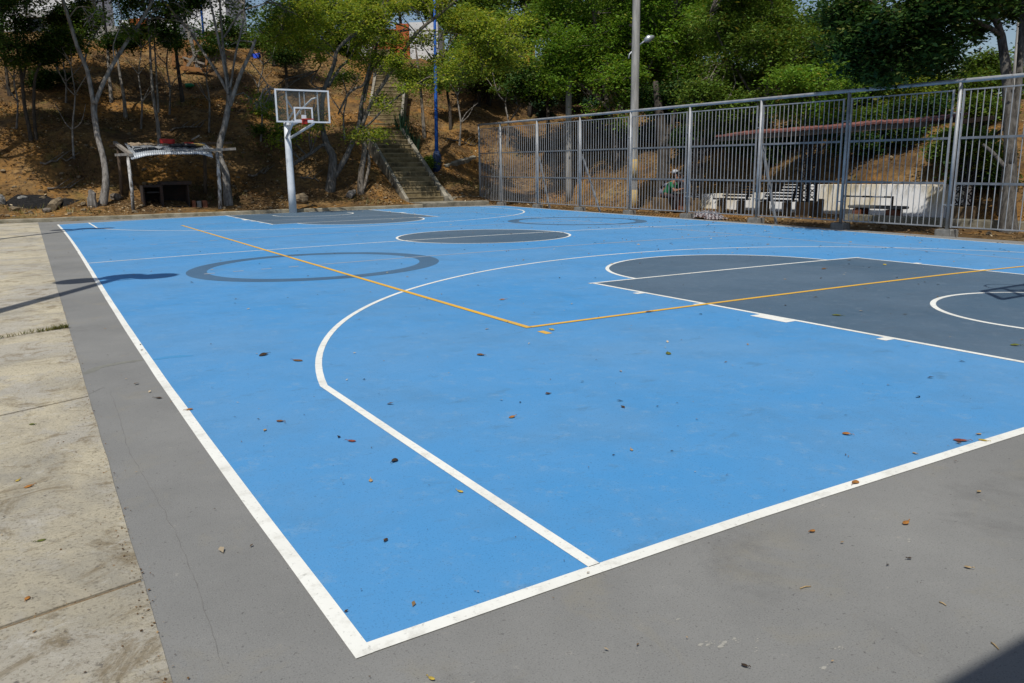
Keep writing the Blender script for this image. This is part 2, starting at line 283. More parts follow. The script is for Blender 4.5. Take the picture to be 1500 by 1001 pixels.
# ------------------------------------------------------------------ object helpers
ORG = {}
def tag(o, label=None, cat=None, group=None, kind=None):
    if label: o['label'] = label
    if cat: o['category'] = cat
    if group: o['group'] = group
    if kind: o['kind'] = kind
    return o
def thing(name, loc, label, cat, group=None):
    o = bpy.data.objects.new(name, None); COL.objects.link(o); o.location = loc; o.empty_display_size = 0.2
    ORG[o] = Vector(loc); return tag(o, label, cat, group)
def link(name, me, mats, parent=None, org=None):
    o = bpy.data.objects.new(name, me); COL.objects.link(o)
    for m in (mats if isinstance(mats, (list, tuple)) else [mats]): me.materials.append(MAT[m] if isinstance(m, str) else m)
    if parent is not None:
        o.parent = parent; ORG[o] = ORG[parent] if org is None else org
    else: ORG[o] = Vector((0, 0, 0)) if org is None else org
    return o
class MB:
    def __init__(s): s.v = []; s.f = []
    def add(s, vs, fs):
        b = len(s.v); s.v += [tuple(v) for v in vs]; s.f += [tuple(i+b for i in f) for f in fs]; return s
    def hexa(s, p):       # 8 points: bottom 4 ccw, top 4 ccw
        return s.add(p, [(3, 2, 1, 0), (4, 5, 6, 7), (0, 1, 5, 4), (1, 2, 6, 5), (2, 3, 7, 6), (3, 0, 4, 7)])
    def box(s, c, d, ax=None, bev=0.0):
        c = Vector(c); hx, hy, hz = d[0]/2, d[1]/2, d[2]/2
        X, Y, Z = ax if ax else (Vector((1, 0, 0)), Vector((0, 1, 0)), Vector((0, 0, 1)))
        if bev <= 0:
            return s.hexa([c+X*a*hx+Y*b*hy+Z*e*hz for e in (-1, 1) for a, b in ((-1, -1), (1, -1), (1, 1), (-1, 1))])
        rings = []
        for e, k in ((-1, 1), (-1, 0), (1, 0), (1, 1)):
            z = e*(hz-(0 if k else bev)); ix = hx-(bev if k else 0); iy = hy-(bev if k else 0)
            q = []
            for a, b in ((-1, -1), (1, -1), (1, 1), (-1, 1)):
                q += [c+X*a*(ix-bev*(1 if (a*b > 0) else 0)*1)+Y*b*(iy-bev*(0 if (a*b > 0) else 1))+Z*z, c+X*a*(ix-bev*(0 if (a*b > 0) else 1))+Y*b*(iy-bev*(1 if (a*b > 0) else 0))+Z*z]
            rings.append(q)
        vs = [v for r in rings for v in r]; n = 8; fs = [tuple(range(n-1, -1, -1)), tuple(range(3*n, 4*n))]
        for r in range(3):
            for i in range(n): fs.append((r*n+i, r*n+(i+1) % n, (r+1)*n+(i+1) % n, (r+1)*n+i))
        return s.add(vs, fs)
    def bar(s, a, b, w, h=None, up=(0, 0, 1)):
        a, b = Vector(a), Vector(b); h = h or w; Z = (b-a).normalized(); U = Vector(up)
        if abs(Z.dot(U)) > 0.95: U = Vector((0, 1, 0))
        X = U.cross(Z).normalized(); Y = Z.cross(X)
        return s.box((a+b)/2, (w, h, (b-a).length), (X, Y, Z))
    def tube(s, pts, rad, n=8, cap=True, wob=0.0):
        pts = [Vector(p) for p in pts]; rad = rad if isinstance(rad, (list, tuple)) else [rad]*len(pts)
        vs = []; fs = []; prev = None
        for i, p in enumerate(pts):
            d = (pts[min(i+1, len(pts)-1)]-pts[max(i-1, 0)]).normalized()
            if prev is None:
                u = Vector((0, 0, 1)) if abs(d.z) < 0.9 else Vector((1, 0, 0)); x = u.cross(d).normalized()
            else: x = (prev-d*prev.dot(d)).normalized()
            prev = x; y = d.cross(x)
            for k in range(n):
                a = 2*math.pi*k/n; r = rad[i]*(1+(wob*(random.random()-0.5) if wob else 0))
                vs.append(p+x*math.cos(a)*r+y*math.sin(a)*r)
        for i in range(len(pts)-1):
            for k in range(n): fs.append((i*n+k, i*n+(k+1) % n, (i+1)*n+(k+1) % n, (i+1)*n+k))
        if cap: fs += [tuple(range(n-1, -1, -1)), tuple(range((len(pts)-1)*n, len(pts)*n))]
        return s.add(vs, fs)
    def rock(s, c, d, seed=0, rough=0.25, nu=14, nv=9, ang=0.0, floor=None):
        r = random.Random(seed); off = Vector((r.uniform(-50, 50), r.uniform(-50, 50), r.uniform(-50, 50)))
        vs = []; fs = []; ca, sa = math.cos(ang), math.sin(ang)
        for j in range(nv+1):
            th = math.pi*j/nv
            for i in range(nu):
                ph = 2*math.pi*i/nu; p = Vector((math.sin(th)*math.cos(ph), math.sin(th)*math.sin(ph), math.cos(th)))
                k = 1+rough*mnoise.noise(p*1.7+off)*2+rough*0.5*mnoise.noise(p*4+off)
                q = Vector((p.x*d[0]/2*k, p.y*d[1]/2*k, p.z*d[2]/2*k))
                q = Vector((q.x*ca-q.y*sa, q.x*sa+q.y*ca, q.z))
                if floor is not None: q.z = max(q.z, floor)
                vs.append(Vector(c)+q)
        for j in range(nv):
            for i in range(nu): fs.append((j*nu+i, (j+1)*nu+i, (j+1)*nu+(i+1) % nu, j*nu+(i+1) % nu))
        return s.add(vs, fs)
    def sheet(s, grid):   # grid[i][j] of points, single sided
        n, m = len(grid), len(grid[0]); vs = [p for r in grid for p in r]
        return s.add(vs, [(i*m+j, i*m+j+1, (i+1)*m+j+1, (i+1)*m+j) for i in range(n-1) for j in range(m-1)])
    def build(s, name, mat, parent=None, smooth=False, label=None, org=None):
        o0 = ORG[parent] if parent is not None else (Vector(org) if org is not None else Vector((0, 0, 0)))
        me = bpy.data.meshes.new(name); me.from_pydata([(v[0]-o0.x, v[1]-o0.y, v[2]-o0.z) for v in s.v], [], s.f); me.update()
        if smooth: me.polygons.foreach_set('use_smooth', [True]*len(me.polygons))
        o = link(name, me, mat, parent)
        if parent is None: o.location = o0
        ORG[o] = o0
        if label: o['label'] = label
        return o
def bevel(o, w=0.01, seg=2):
    m = o.modifiers.new('bevel', 'BEVEL'); m.width = w; m.segments = seg; m.limit_method = 'ANGLE'; return o
def struct(o): return tag(o, kind='structure')
def quads(name, V, mat, parent=None):
    """V: (n,4,3) array of leaf quads in world space"""
    o0 = np.array(ORG[parent] if parent is not None else (0, 0, 0)); n = len(V)
    me = bpy.data.meshes.new(name); me.vertices.add(4*n); me.loops.add(4*n); me.polygons.add(n)
    me.vertices.foreach_set('co', (V-o0).astype(np.float32).ravel()); me.loops.foreach_set('vertex_index', np.arange(4*n, dtype=np.int32))
    me.polygons.foreach_set('loop_start', np.arange(0, 4*n, 4, dtype=np.int32)); me.update(calc_edges=True)
    return link(name, me, mat, parent)
def leaf_quads(P, size, up=0.5, wid=0.55, jit=0.35):
    n = len(P); nrm = rng.normal(size=(n, 3)); nrm /= np.linalg.norm(nrm, axis=1, keepdims=True); nrm[:, 2] = np.abs(nrm[:, 2])+up
    nrm /= np.linalg.norm(nrm, axis=1, keepdims=True)
    t = np.cross(nrm, rng.normal(size=(n, 3))); t /= np.linalg.norm(t, axis=1, keepdims=True); b = np.cross(nrm, t)
    L = (size*(1+jit*1.25*rng.normal(size=(n, 1)))).clip(size*0.35, size*2.0)
    k = rng.uniform(-0.15, 0.15, (n, 1))*L
    return np.stack([P-t*L/2, P+b*L*wid/2+t*k+nrm*0.06*L, P+t*L/2, P-b*L*wid/2+t*k+nrm*0.06*L], 1)

# ------------------------------------------------------------------ terrain
FX0, FXK = 14.25, 0.068                               # fence line  x = FX0 + FXK*y
def fence_x(y): return FX0+FXK*y
HYD = [-60, -0.70, -0.52, 0.3, 1.2, 2.2, 3.2, 5.7, 11.7, 17.7, 20, 40, 90]; HYZ = [-0.06, -0.06, 0.10, 0.20, 0.42, 0.66, 1.15, 2.85, 5.4, 8.1, 8.7, 10.0, 13]
HXD = [-60, -0.35, 0.3, 1.5, 3, 6, 12, 25, 60]; HXZ = [-0.06, -0.03, 0.42, 1.3, 2.1, 2.9, 3.6, 4.6, 6]
def H(x, y):
    x = np.asarray(x, float); y = np.asarray(y, float)
    hy = np.interp(y-28.3, HYD, HYZ); hx = np.interp(x-20.2, HXD, HXZ)
    # the corner behind the fence: the bank starts a little further back
    hy = np.where(x > 15.6, np.interp(y-28.3-np.clip((x-15.6)*0.25, 0, 1.2), HYD, HYZ), hy)
    h = np.log(np.exp(2*np.clip(hy, -1, 40))+np.exp(2*np.clip(hx, -1, 40))-np.exp(-0.12))/2
    h = np.maximum(np.maximum(hy, hx), np.minimum(h, np.maximum(hy, hx)+0.35))
    w = np.clip(h-0.1, 0, 1)
    h = h+w*(0.16*np.sin(x*0.9+1.3*np.sin(y*0.55))+0.12*np.sin(y*1.1+x*0.35+2)+0.07*np.sin(x*2.3-y*1.7)+0.05*np.sin(x*4.1+y*3.3))
    # cut bank, eroded orange step at the foot of the slope on the left
    h = h+0.35*np.exp(-((x+0.3)/1.6)**2)*(1/(1+np.exp(-(y-30.6)*6)))*np.exp(-np.clip(y-31, 0, None)/2.5)
    # bed for the stairs
    g = np.exp(-np.clip(np.abs(x-13.9)-0.85, 0, None)**2/0.03)*np.clip((y-28.0)/0.6, 0, 1)*np.clip((31.5-y)/1.5, 0, 1)
    h = h+(0.50*np.exp(-((x-11.9)/1.1)**2)+0.40*np.exp(-((x-16.0)/0.9)**2))*np.clip((y-29.3)/1.2, 0, 1)*np.clip((36-y)/2, 0, 1)
    return h-0.28*g
def Hs(x, y): return float(H(x, y))
def hit(px, py, d0=8, d1=90):
    """where the view ray through a pixel meets the ground"""
    lo = d0
    for i in range(1, 700):
        D = d0+(d1-d0)*i/700; p = ray(px, py, D=D)
        if p.z <= Hs(p.x, p.y):
            a, b = lo, D
            for _ in range(20):
                m = (a+b)/2; q = ray(px, py, D=m)
                if q.z <= Hs(q.x, q.y): b = m
                else: a = m
            return ray(px, py, D=b)
        lo = D
    p = ray(px, py, D=d1); p.z = Hs(p.x, p.y); return p
xs = np.unique(np.concatenate([np.arange(-120, -14, 4.0), np.arange(-14, 34, 0.3), np.arange(34, 160, 4.0)]))
ys = np.unique(np.concatenate([np.arange(-40, 0, 3.0), np.arange(0, 27, 0.8), np.arange(27, 50, 0.3), [27.62, 27.77], np.arange(50, 220, 5.0)]))
gx, gy = np.meshgrid(xs, ys, indexing='ij'); gz = H(gx, gy)
fine = np.array([[mnoise.fractal(Vector((float(a)*0.9, float(b)*0.9, 3.1)), 1.0, 2.0, 5) for b in ys] for a in xs])
gz = gz+np.clip((gz-0.02)*1.2, 0, 1)*0.10*fine
n, m = gx.shape
V = np.stack([gx, gy, gz], -1).reshape(-1, 3); ii = np.arange(n*m).reshape(n, m)
F = np.stack([ii[:-1, :-1], ii[1:, :-1], ii[1:, 1:], ii[:-1, 1:]], -1).reshape(-1, 4)
me = bpy.data.meshes.new('hillside'); me.from_pydata(V.tolist(), [], F.tolist()); me.update()
me.polygons.foreach_set('use_smooth', [True]*len(me.polygons))
struct(link('hillside_ground', me, 'dirt'))

# ------------------------------------------------------------------ court
CE = [(0, 0), (0, 1), (0, 2), (0, 3), (0, 4), (1, 0), (1, 1), (1, 2), (1, 3), (2, 0), (2, 1), (2, 2), (3, 0), (3, 1), (4, 0)]
CX = [0.2778, 0.0852, -0.1414, 0.6423, 0.4157, 0.6912, 1.6056, -0.9786, 2.8526, -2.3143, 4.9785, -1.9857, -3.9998, 2.6564, 2.4912]
CY = [0.2573, 1.4133, 1.7279, 0.5413, -0.1679, 0.0061, 1.9595, 1.6029, -1.0617, -2.7113, -4.9057, -0.7716, -1.9191, -0.7466, -3.3763]
def W(u, v, z):
    """court coordinates (metres from the near left corner) -> world: the real court was laid out by hand and is not quite square"""
    a, b = u/15-0.5, v/26-0.5; X, Y = u, v
    for (i, j), cx, cy in zip(CE, CX, CY):
        k = a**i*b**j; X += k*cx; Y += k*cy
    return Vector((X, Y, z))
CL = 26.0
Z1, Z2, Z3, Z4 = 0.0012, 0.0024, 0.0036, 0.0048
def area(fn, nu, nv, z): return [[W(*fn(i/nu, j/nv), z) for j in range(nv+1)] for i in range(nu+1)]
# apron slab: left edge x=-0.5, right edge along the fence kerb
mb = MB(); yv = [-9, -4, 0, 4, 8, 12, 16, 20, 24, 27.55]
for i in range(len(yv)-1):
    y0, y1 = yv[i], yv[i+1]
    mb.hexa([(-0.5, y0, -0.15), (fence_x(y0)-0.02, y0, -0.15), (fence_x(y1)-0.02, y1, -0.15), (-0.5, y1, -0.15),
             (-0.5, y0, 0), (fence_x(y0)-0.02, y0, 0), (fence_x(y1)-0.02, y1, 0), (-0.5, y1, 0)])
struct(mb.build('court_apron', 'apron'))
struct(MB().sheet(area(lambda a, b: (a*15, b*CL), 30, 52, Z1)).build('court_surface', 'blue'))
def disc(cu, cv, r, r0=0.0, a0=0, a1=2*math.pi, n=96, z=Z2, mbx=None):
    mbx = mbx or MB(); k = 3 if r0 == 0 else 1
    return mbx.sheet([[W(cu+(r0+(r-r0)*j/k)*math.cos(a), cv+(r0+(r-r0)*j/k)*math.sin(a), z) for j in range(k+1)] for a in [a0+(a1-a0)*i/n for i in range(n+1)]])
KU0, KU1, KD = 5.05, 9.95, 5.8
key = MB()
for s in (0, 1):
    f = (lambda v: v) if s == 0 else (lambda v: CL-v)
    key.sheet(area(lambda a, b: (KU0+a*(KU1-KU0), f(b*KD)), 16, 16, Z2))
    disc(7.5, f(KD), 1.8, 0, 0 if s == 0 else math.pi, math.pi if s == 0 else 2*math.pi, 48, Z2, key)
disc(7.5, 13, 1.8, 0, mbx=key)
struct(key.build('court_key_area', 'slate'))
rg = disc(3, 10, 1.83, 1.54); disc(12, 16, 1.83, 1.54, mbx=rg)
struct(rg.build('court_ring_marking', 'ring'))
LW = 0.05
def line(mbx, pts, z, w=LW):
    """painted ribbon through court points"""
    q = []
    for a, b in zip(pts[:-1], pts[1:]):
        L = math.hypot(b[0]-a[0], b[1]-a[1]); k = max(1, int(L/0.4))
        q += [(a[0]+(b[0]-a[0])*i/k, a[1]+(b[1]-a[1])*i/k) for i in range(k)]
    q.append(pts[-1]); g = []
    for i, p in enumerate(q):
        a, b = q[max(i-1, 0)], q[min(i+1, len(q)-1)]; d = Vector((b[0]-a[0], b[1]-a[1])).normalized(); nn = Vector((-d.y, d.x))*w/2*(1+0.05*mnoise.noise(Vector((p[0]*2.1, p[1]*2.1, 7)))); p = (p[0]+.004*mnoise.noise(Vector((p[0]*.9, p[1]*.9, 3))), p[1]+.004*mnoise.noise(Vector((p[0]*.9, p[1]*.9, 9))))
        # mitre at corners
        if 0 < i < len(q)-1:
            d1 = Vector((p[0]-a[0], p[1]-a[1])).normalized(); c = max(0.5, d1.dot(d)); nn = nn/c
        g.append([W(p[0]+nn.x, p[1]+nn.y, z), W(p[0]-nn.x, p[1]-nn.y, z)])
    mbx.sheet(g)
def arc(cu, cv, r, a0, a1, n=64): return [(cu+r*math.cos(a0+(a1-a0)*i/n), cv+r*math.sin(a0+(a1-a0)*i/n)) for i in range(n+1)]
white = MB(); e = LW*0.5
line(white, [(0, -0.03), (0, CL+e)], Z3, 0.058); line(white, [(0.029, 0), (15, 0)], Z3, 0.058)
line(white, [(e, CL), (15, CL)], Z3); line(white, [(15, e), (15, CL-e)], Z3); line(white, [(e, 13), (15-e, 13)], Z3)
aB = math.acos((7.5-0.9)/6.75); hB = 6.75*math.sin(aB)
for f, sg in ((lambda v: v, 1), (lambda v: CL-v, -1)):
    P3 = [(0.9, f(e))]+[(7.5-6.75*math.cos(aB+(math.pi-2*aB)*i/90), f(1.575+6.75*math.sin(aB+(math.pi-2*aB)*i/90))) for i in range(91)]+[(14.1, f(e))]
    line(white, P3, Z3)
    line(white, [(KU0, f(e)), (KU0, f(KD+e))], Z3); line(white, [(KU1, f(e)), (KU1, f(KD+e))], Z3); line(white, [(KU0-0.06, f(KD)), (KU1+0.06, f(KD))], Z4)
    A = arc(7.5, KD, 1.8, 0.014, math.pi-0.014); line(white, [(a, f(b)) for a, b in A], Z3)
    A = [(8.75, 1.2)]+arc(7.5, 1.575, 1.25, 0, math.pi, 48)+[(6.25, 1.2)]; line(white, [(a, f(b)) for a, b in A], Z3)
    for u, d in ((KU0, -1), (KU1, 1)):
        for v, w, l in ((1.82, 0.09, 0.1), (2.95, 0.42, 0.12), (3.9, 0.09, 0.1), (4.85, 0.09, 0.1)):
            line(white, [(u+d*LW*0.5, f(v)), (u+d*(LW*0.5+l), f(v))], Z3, w)
A = arc(7.5, 13, 1.8, 0, 2*math.pi, 96); line(white, A, Z4)
struct(white.build('white_line_marking', 'white_line'))
yel = MB(); VB0, VB1 = 3.87, 22.0
line(yel, [(3, VB1), (3, VB0-e)], Z4+0.0012, .058); line(yel, [(3+e, VB0), (11.2, VB0)], Z4+0.0012, .058); line(yel, [(3.0, VB0-0.20), (3.0, VB0-0.34)], Z3, 0.06)
struct(yel.build('yellow_line_marking', 'yellow_line'))
tan = MB()
line(tan, [(11.2, VB0), (12.2, VB0)], Z3); line(tan, [(12, VB0+e), (12, VB1)], Z3); line(tan, [(3+e, VB1), (12, VB1)], Z3)
for v in (10, 16): line(tan, [(3+e, v), (12, v)], Z3)
for v in (10, 16):
    for k in range(4): line(tan, [(2.75-0.40*k, v), (2.60-0.40*k, v)], Z3); line(tan, [(12.3+0.40*k, v), (12.45+0.40*k, v)], Z3)
struct(tan.build('faded_line_marking', 'tan_line'))

# concrete path on the left, slabs with open joints
def yat(px, py): return ray(px, py, Z=0.0)
mb = MB(); joints = [(-8.0, 0.0)]
js = [((0, 922), (175, 862)), ((0, 610), (122, 583)), ((0, 497), (100, 480))]
edges = []
for a, b in js:
    p, q = yat(*a), yat(*b); k = (q.y-p.y)/(q.x-p.x); edges.append((q.y-k*(q.x+0.5), k))
edges = [(-6.0, 0.05)]+edges+[(y, 0.1) for y in (8.6, 12.4, 16.0, 19.6, 23.4)]+[(27.5, -0.02)]
for (y0, k0), (y1, k1) in zip(edges[:-1], edges[1:]):
    g = 0.012; x0, x1 = -9.0, -0.497; nx, ny = 18, 8; zt = 0.0035
    top = [[None]*(ny+1) for _ in range(nx+1)]
    for i in range(nx+1):
        for j in range(ny+1):
            x = x0+(x1-x0)*i/nx; ya = y0+k0*(x+0.5)+g; yb = y1+k1*(x+0.5)-g; y = ya+(yb-ya)*j/ny
            ex = x+(0.006*mnoise.noise(Vector((0, y*3, 1))) if i == nx else 0)
            top[i][j] = Vector((ex, y, zt+0.002*mnoise.noise(Vector((x*0.8, y*0.8, 0)))))
    mb.sheet(top)
    ring = [top[i][0] for i in range(nx+1)]+[top[nx][j] for j in range(1, ny+1)]+[top[i][ny] for i in range(nx-1, -1, -1)]+[top[0][j] for j in range(ny-1, 0, -1)]
    b = len(mb.v); mb.v += [tuple(p) for p in ring]+[(p.x, p.y, -0.14) for p in ring]; L = len(ring)
    mb.f += [(b+(i+1) % L, b+i, b+L+i, b+L+(i+1) % L) for i in range(L)]
struct(mb.build('concrete_path', 'path'))
struct(MB().hexa([(-9, -6, -.14), (-.502, -6, -.14), (-.502, 27.5, -.14), (-9, 27.5, -.14), (-9, -6, -.004), (-.502, -6, -.004), (-.502, 27.5, -.004), (-9, 27.5, -.004)]).build('path_bed', 'joint_dirt'))
# grass growing in one joint
pts = []
y1, k1 = edges[3]
for i in range(420):
    x = -0.5-abs(random.gauss(0, 1.2)) if random.random() < 0.6 else -0.5-abs(random.gauss(0, 0.12))
    pts.append((x, y1+k1*(x+0.5)+random.gauss(0, 0.016)-(0.03*random.random() if x > -0.75 else 0), 0.008))
P = np.array(pts); a = rng.uniform(0, 6.28, len(P)); hgt = rng.uniform(0.012, 0.04, len(P)); d = np.stack([np.cos(a), np.sin(a), 0*a], 1)
tip = P+d*hgt[:, None]*0.8+np.array([0, 0, 1])*hgt[:, None]; s = np.stack([-d[:, 1], d[:, 0], 0*a], 1)*0.004
V = np.stack([P-s, P+s, tip+s*0.3, tip-s*0.3], 1)
tag(quads('grass', V, 'grass'), 'tuft of dry grass growing in the path joint', 'grass', kind='stuff')

# crumbs of dirt and dry leaf along the seam and joints of the path
P = []
for i in range(900):
    y = random.uniform(-1.5, 9); P.append((-0.5+random.gauss(-.012, .022)-(abs(random.gauss(0, .12)) if random.random() < .25 else 0), y, .006))
for (y0, k0) in edges[1:5]:
    for i in range(160):
        x = random.uniform(-3.5, -.52); P.append((x, y0+k0*(x+.5)+random.gauss(0, .014), .004))
tag(quads('dirt_crumbs', leaf_quads(np.array(P), .0065, 2, .8), 'litter'), 'crumbs of dirt and dry leaf along the path seam', 'dirt crumbs', kind='stuff')
def ribbon(pts, w, z, amp, seed, jag=0.5):
    Q = []
    for (a, b) in zip(pts[:-1], pts[1:]):
        for i in range(12): Q.append(ray(a[0]+(b[0]-a[0])*i/12, a[1]+(b[1]-a[1])*i/12, Z=z))
    Q.append(ray(*pts[-1], Z=z)); g = []
    for i, p in enumerate(Q):
        d = (Q[min(i+1, len(Q)-1)]-Q[max(i-1, 0)]).normalized(); n_ = Vector((-d.y, d.x, 0)); o_ = n_*amp*mnoise.noise(Vector((i*.45, seed, 0)))
        w_ = w*(1+jag*mnoise.noise(Vector((i*.6, seed, 5))))*min(1, .25+i/6, .25+(len(Q)-1-i)/6)
        g.append([p+o_+n_*w_/2, p+o_-n_*w_/2])
    return MB().sheet(g)
cr = ribbon([(160, 570), (172, 602), (190, 664), (224, 720), (262, 790), (290, 862), (328, 980)], .0020, .0010, .012, 1, 1.5)
ribbon_ = ribbon([(124, 580), (138, 574), (153, 567)], .004, .0010, .01, 4, 1.2); cr.add(ribbon_.v, ribbon_.f)
struct(cr.build('apron_crack', 'crack'))
struct(ribbon([(122, 549), (145, 538), (175, 532), (212, 527)], .07, .0010, .015, 2, .5).build('apron_patch', 'patch_grey'))
struct(ribbon([(222, 527), (250, 523), (283, 521)], .07, .0022, .015, 3, .5).build('court_patch', 'patch_blue'))
sc_ = MB(); r = random.Random(6)
for cx_, cy_, rx_, ry_, n_ in ((1042, 943, 16, 4, 26), (1078, 937, 9, 3, 12), (1109, 939, 4, 4, 6), (1110, 952, 4, 3, 5), (1236, 952, 9, 4, 9), (1210, 978, 5, 3, 4), (1000, 905, 10, 4, 4), (1320, 790, 20, 5, 4), (690, 1000, 12, 5, 3)):
    for i in range(n_):
        p = ray(cx_+r.gauss(0, rx_*.6), cy_+r.gauss(0, ry_*.6), Z=.0010); a = r.uniform(0, 3.1); L_ = r.choice((.003, .004, .005, .009, .013))*r.uniform(.6, 1.2); k_ = 7
        b0 = len(sc_.v); sc_.v += [(p.x+L_*r.uniform(.5, 1)*math.cos(q*6.283/k_+a), p.y+L_*.5*r.uniform(.5, 1)*math.sin(q*6.283/k_+a), .0010+i*1e-5) for q in range(k_)]; sc_.f.append(tuple(range(b0, b0+k_)))
struct(sc_.build('chalky_scuff_marking', 'scuff'))

# kerb along the far end of the court 
mb = MB(); n = 60; g = []
for i in range(n+1):
    x = -12+(24.9)*i/n; w = 0.03*mnoise.noise(Vector((x*0.7, 0, 0))); z = 0.125+0.015*mnoise.noise(Vector((x*1.3, 5, 0)))
    g.append([Vector((x, 27.56+w, -0.1)), Vector((x, 27.57+w, z-0.02)), Vector((x, 27.60+w, z)), Vector((x, 27.76+w, z)), Vector((x, 27.79+w, z-0.03)), Vector((x, 27.8+w, -0.1))])
struct(mb.sheet(g).build('far_kerb', 'kerb', smooth=False))
# concrete landing between court and stairs
mb = MB().box((14.45, 28.28, 0.06), (3.1, 1.35, 0.24), bev=0.02)
struct(mb.build('stair_landing_path', 'stair_kerb'))

# ------------------------------------------------------------------ staircase
st = thing('staircase', (13.8, 29.0, 0.15), 'mossy concrete staircase climbing the wooded bank beside the blue lamp post', 'staircase')
def flight(name, p0, p1, w, nst, mat):
    p0, p1 = Vector(p0), Vector(p1); d = Vector((p1.x-p0.x, p1.y-p0.y, 0)); run = d.length/nst; d.normalize(); sd = Vector((d.y, -d.x, 0)); rise = (p1.z-p0.z)/nst
    mb = MB(); ed = MB()
    for i in range(nst):
        z = p0.z+rise*(i+1); a = p0+d*run*i; j = random.uniform(-0.008, 0.008)
        c = a+d*(run*0.5+0.02); c = Vector((c.x, c.y, z-0.25+j))
        mb.box(c, (w, run+0.04, 0.5), (sd, d, Vector((0, 0, 1))), bev=0.012)
        ed.box(a+d*0.035+Vector((0, 0, z-a.z-0.018+j)), (w-0.02, 0.085, 0.05), (sd, d, Vector((0, 0, 1))))  # added bar carrying the painted highlight of the tread edge
    o = mb.build(name, mat, st); ed.build('step_edge_highlight', 'stair_edge_highlight', o); return o, d, sd
fl1, d1, s1 = flight('lower_flight', (13.77, 29.1, 0.17), (14.0, 34.0, 3.3), 1.62, 15, 'stair')
MB().box((14.05, 34.45, 3.15), (1.8, 0.95, 0.3), bev=0.02).build('landing_slab', 'stair', st)
fl2, d2, s2 = flight('upper_flight', (14.35, 34.9, 3.28), (17.5, 41.2, 6.65), 1.5, 14, 'stair')
flight('top_flight', (17.5, 41.2, 6.62), (18.6, 45.2, 8.6), 1.5, 8, 'stair')
def side(a, b, w, h, drop, name, mat='stair_kerb'):
    a, b = Vector(a), Vector(b); d = Vector((b.x-a.x, b.y-a.y, 0)).normalized(); s = Vector((d.y, -d.x, 0))*w/2
    k = 14; g = []
    for i in range(k+1):
        p = a.lerp(b, i/k); j = random.uniform(-0.012, 0.012)
        g.append([p-s-Vector((0, 0, drop)), p-s+Vector((0, 0, h-0.02+j)), p-s*0.7+Vector((0, 0, h+j)), p+s*0.7+Vector((0, 0, h+j)), p+s+Vector((0, 0, h-0.02+j)), p+s-Vector((0, 0, drop))])
    mb = MB().sheet(g); L = 6
    mb.f += [tuple(range(L-1, -1, -1)), tuple(k*L+i for i in range(L))]
    return mb.build(name, mat, st)
side((12.87, 29.0, 0.22), (13.10, 33.95, 3.36), 0.14, 0.10, 1.2, 'side_kerb')
side((14.70, 29.0, 0.30), (14.88, 33.9, 3.36), 0.18, 0.10, 1.2, 'side_kerb')
side((14.94, 28.9, 0.15), (15.0, 31.2, 1.15), 0.24, 0.08, 1.0, 'side_kerb')
side(Vector((14.35, 34.9, 3.4))+s2*0.83, Vector((17.5, 41.2, 6.75))+s2*0.83, 0.13, 0.12, 1.2, 'side_kerb')
side(Vector((14.35, 34.9, 3.4))-s2*0.83, Vector((17.5, 41.2, 6.75))-s2*0.83, 0.13, 0.12, 1.2, 'side_kerb')
# low kerb wall running from the stairs to the fence and the sloping drain above it
k = thing('low_kerb_wall', (15.0, 28.95, 0), 'low concrete kerb wall between stair foot and end of the fence', 'wall')
MB().box((15.75, 28.98, 0.16), (1.6, 0.18, 0.36), bev=0.02).build('wall', 'kerb', k)
a = hit(650, 244); dr = thing('drain_channel', a, 'sloping concrete drain edge on the bank right of the blue lamp', 'drain')
mb = MB(); gl = []
for i in range(9):
    p = hit(650+46*i/8, 244-13*i/8); z = Hs(p.x, p.y)+0.04; gl.append([Vector((p.x, p.y-0.14, z-0.5)), Vector((p.x, p.y-0.13, z)), Vector((p.x, p.y+0.15, z+0.08)), Vector((p.x, p.y+0.17, z-0.5))])
mb.sheet(gl).build('channel_edge', 'stair_kerb', dr)

# ------------------------------------------------------------------ fence
fence = thing('metal_fence', (fence_x(16), 16, 0), 'grey steel bar fence along the right side of the blue court', 'fence')
def px_y(px):
    b = min(((abs(proj((fence_x(y), y, 1.0))[0]-px), y) for y in np.linspace(-1, 32, 3301)))
    return float(b[1])
post_y = [px_y(p) for p in (700, 731, 784, 846, 919, 1004, 1106, 1231, 1389)]
post_y.append(post_y[-1]-2.6); post_y.append(post_y[-1]-2.6)
def ftop(y): return 2.80+0.0188*y
def fp(y, z, off=0.0): return Vector((fence_x(y)+off+0.10, y, z))
fd = Vector((FXK, 1, 0)).normalized()
for i, y in enumerate(post_y):
    MB().tube([fp(y, 0.12), fp(y, ftop(y)-0.03)], 0.035, 12).build('post', 'fence', fence, True)
    bb = MB().box(fp(y, 0.045), (0.28, 0.34, 0.17), (Vector((1, 0, 0)), Vector((0, 1, 0)), Vector((0, 0, 1))), bev=0.015).build('base_block', 'block', fence)
MB().tube([fp(post_y[0]+0.03, ftop(post_y[0]))]+[fp(y, ftop(y)) for y in post_y[1:]], 0.039, 12).build('top_rail', 'fence', fence, True)
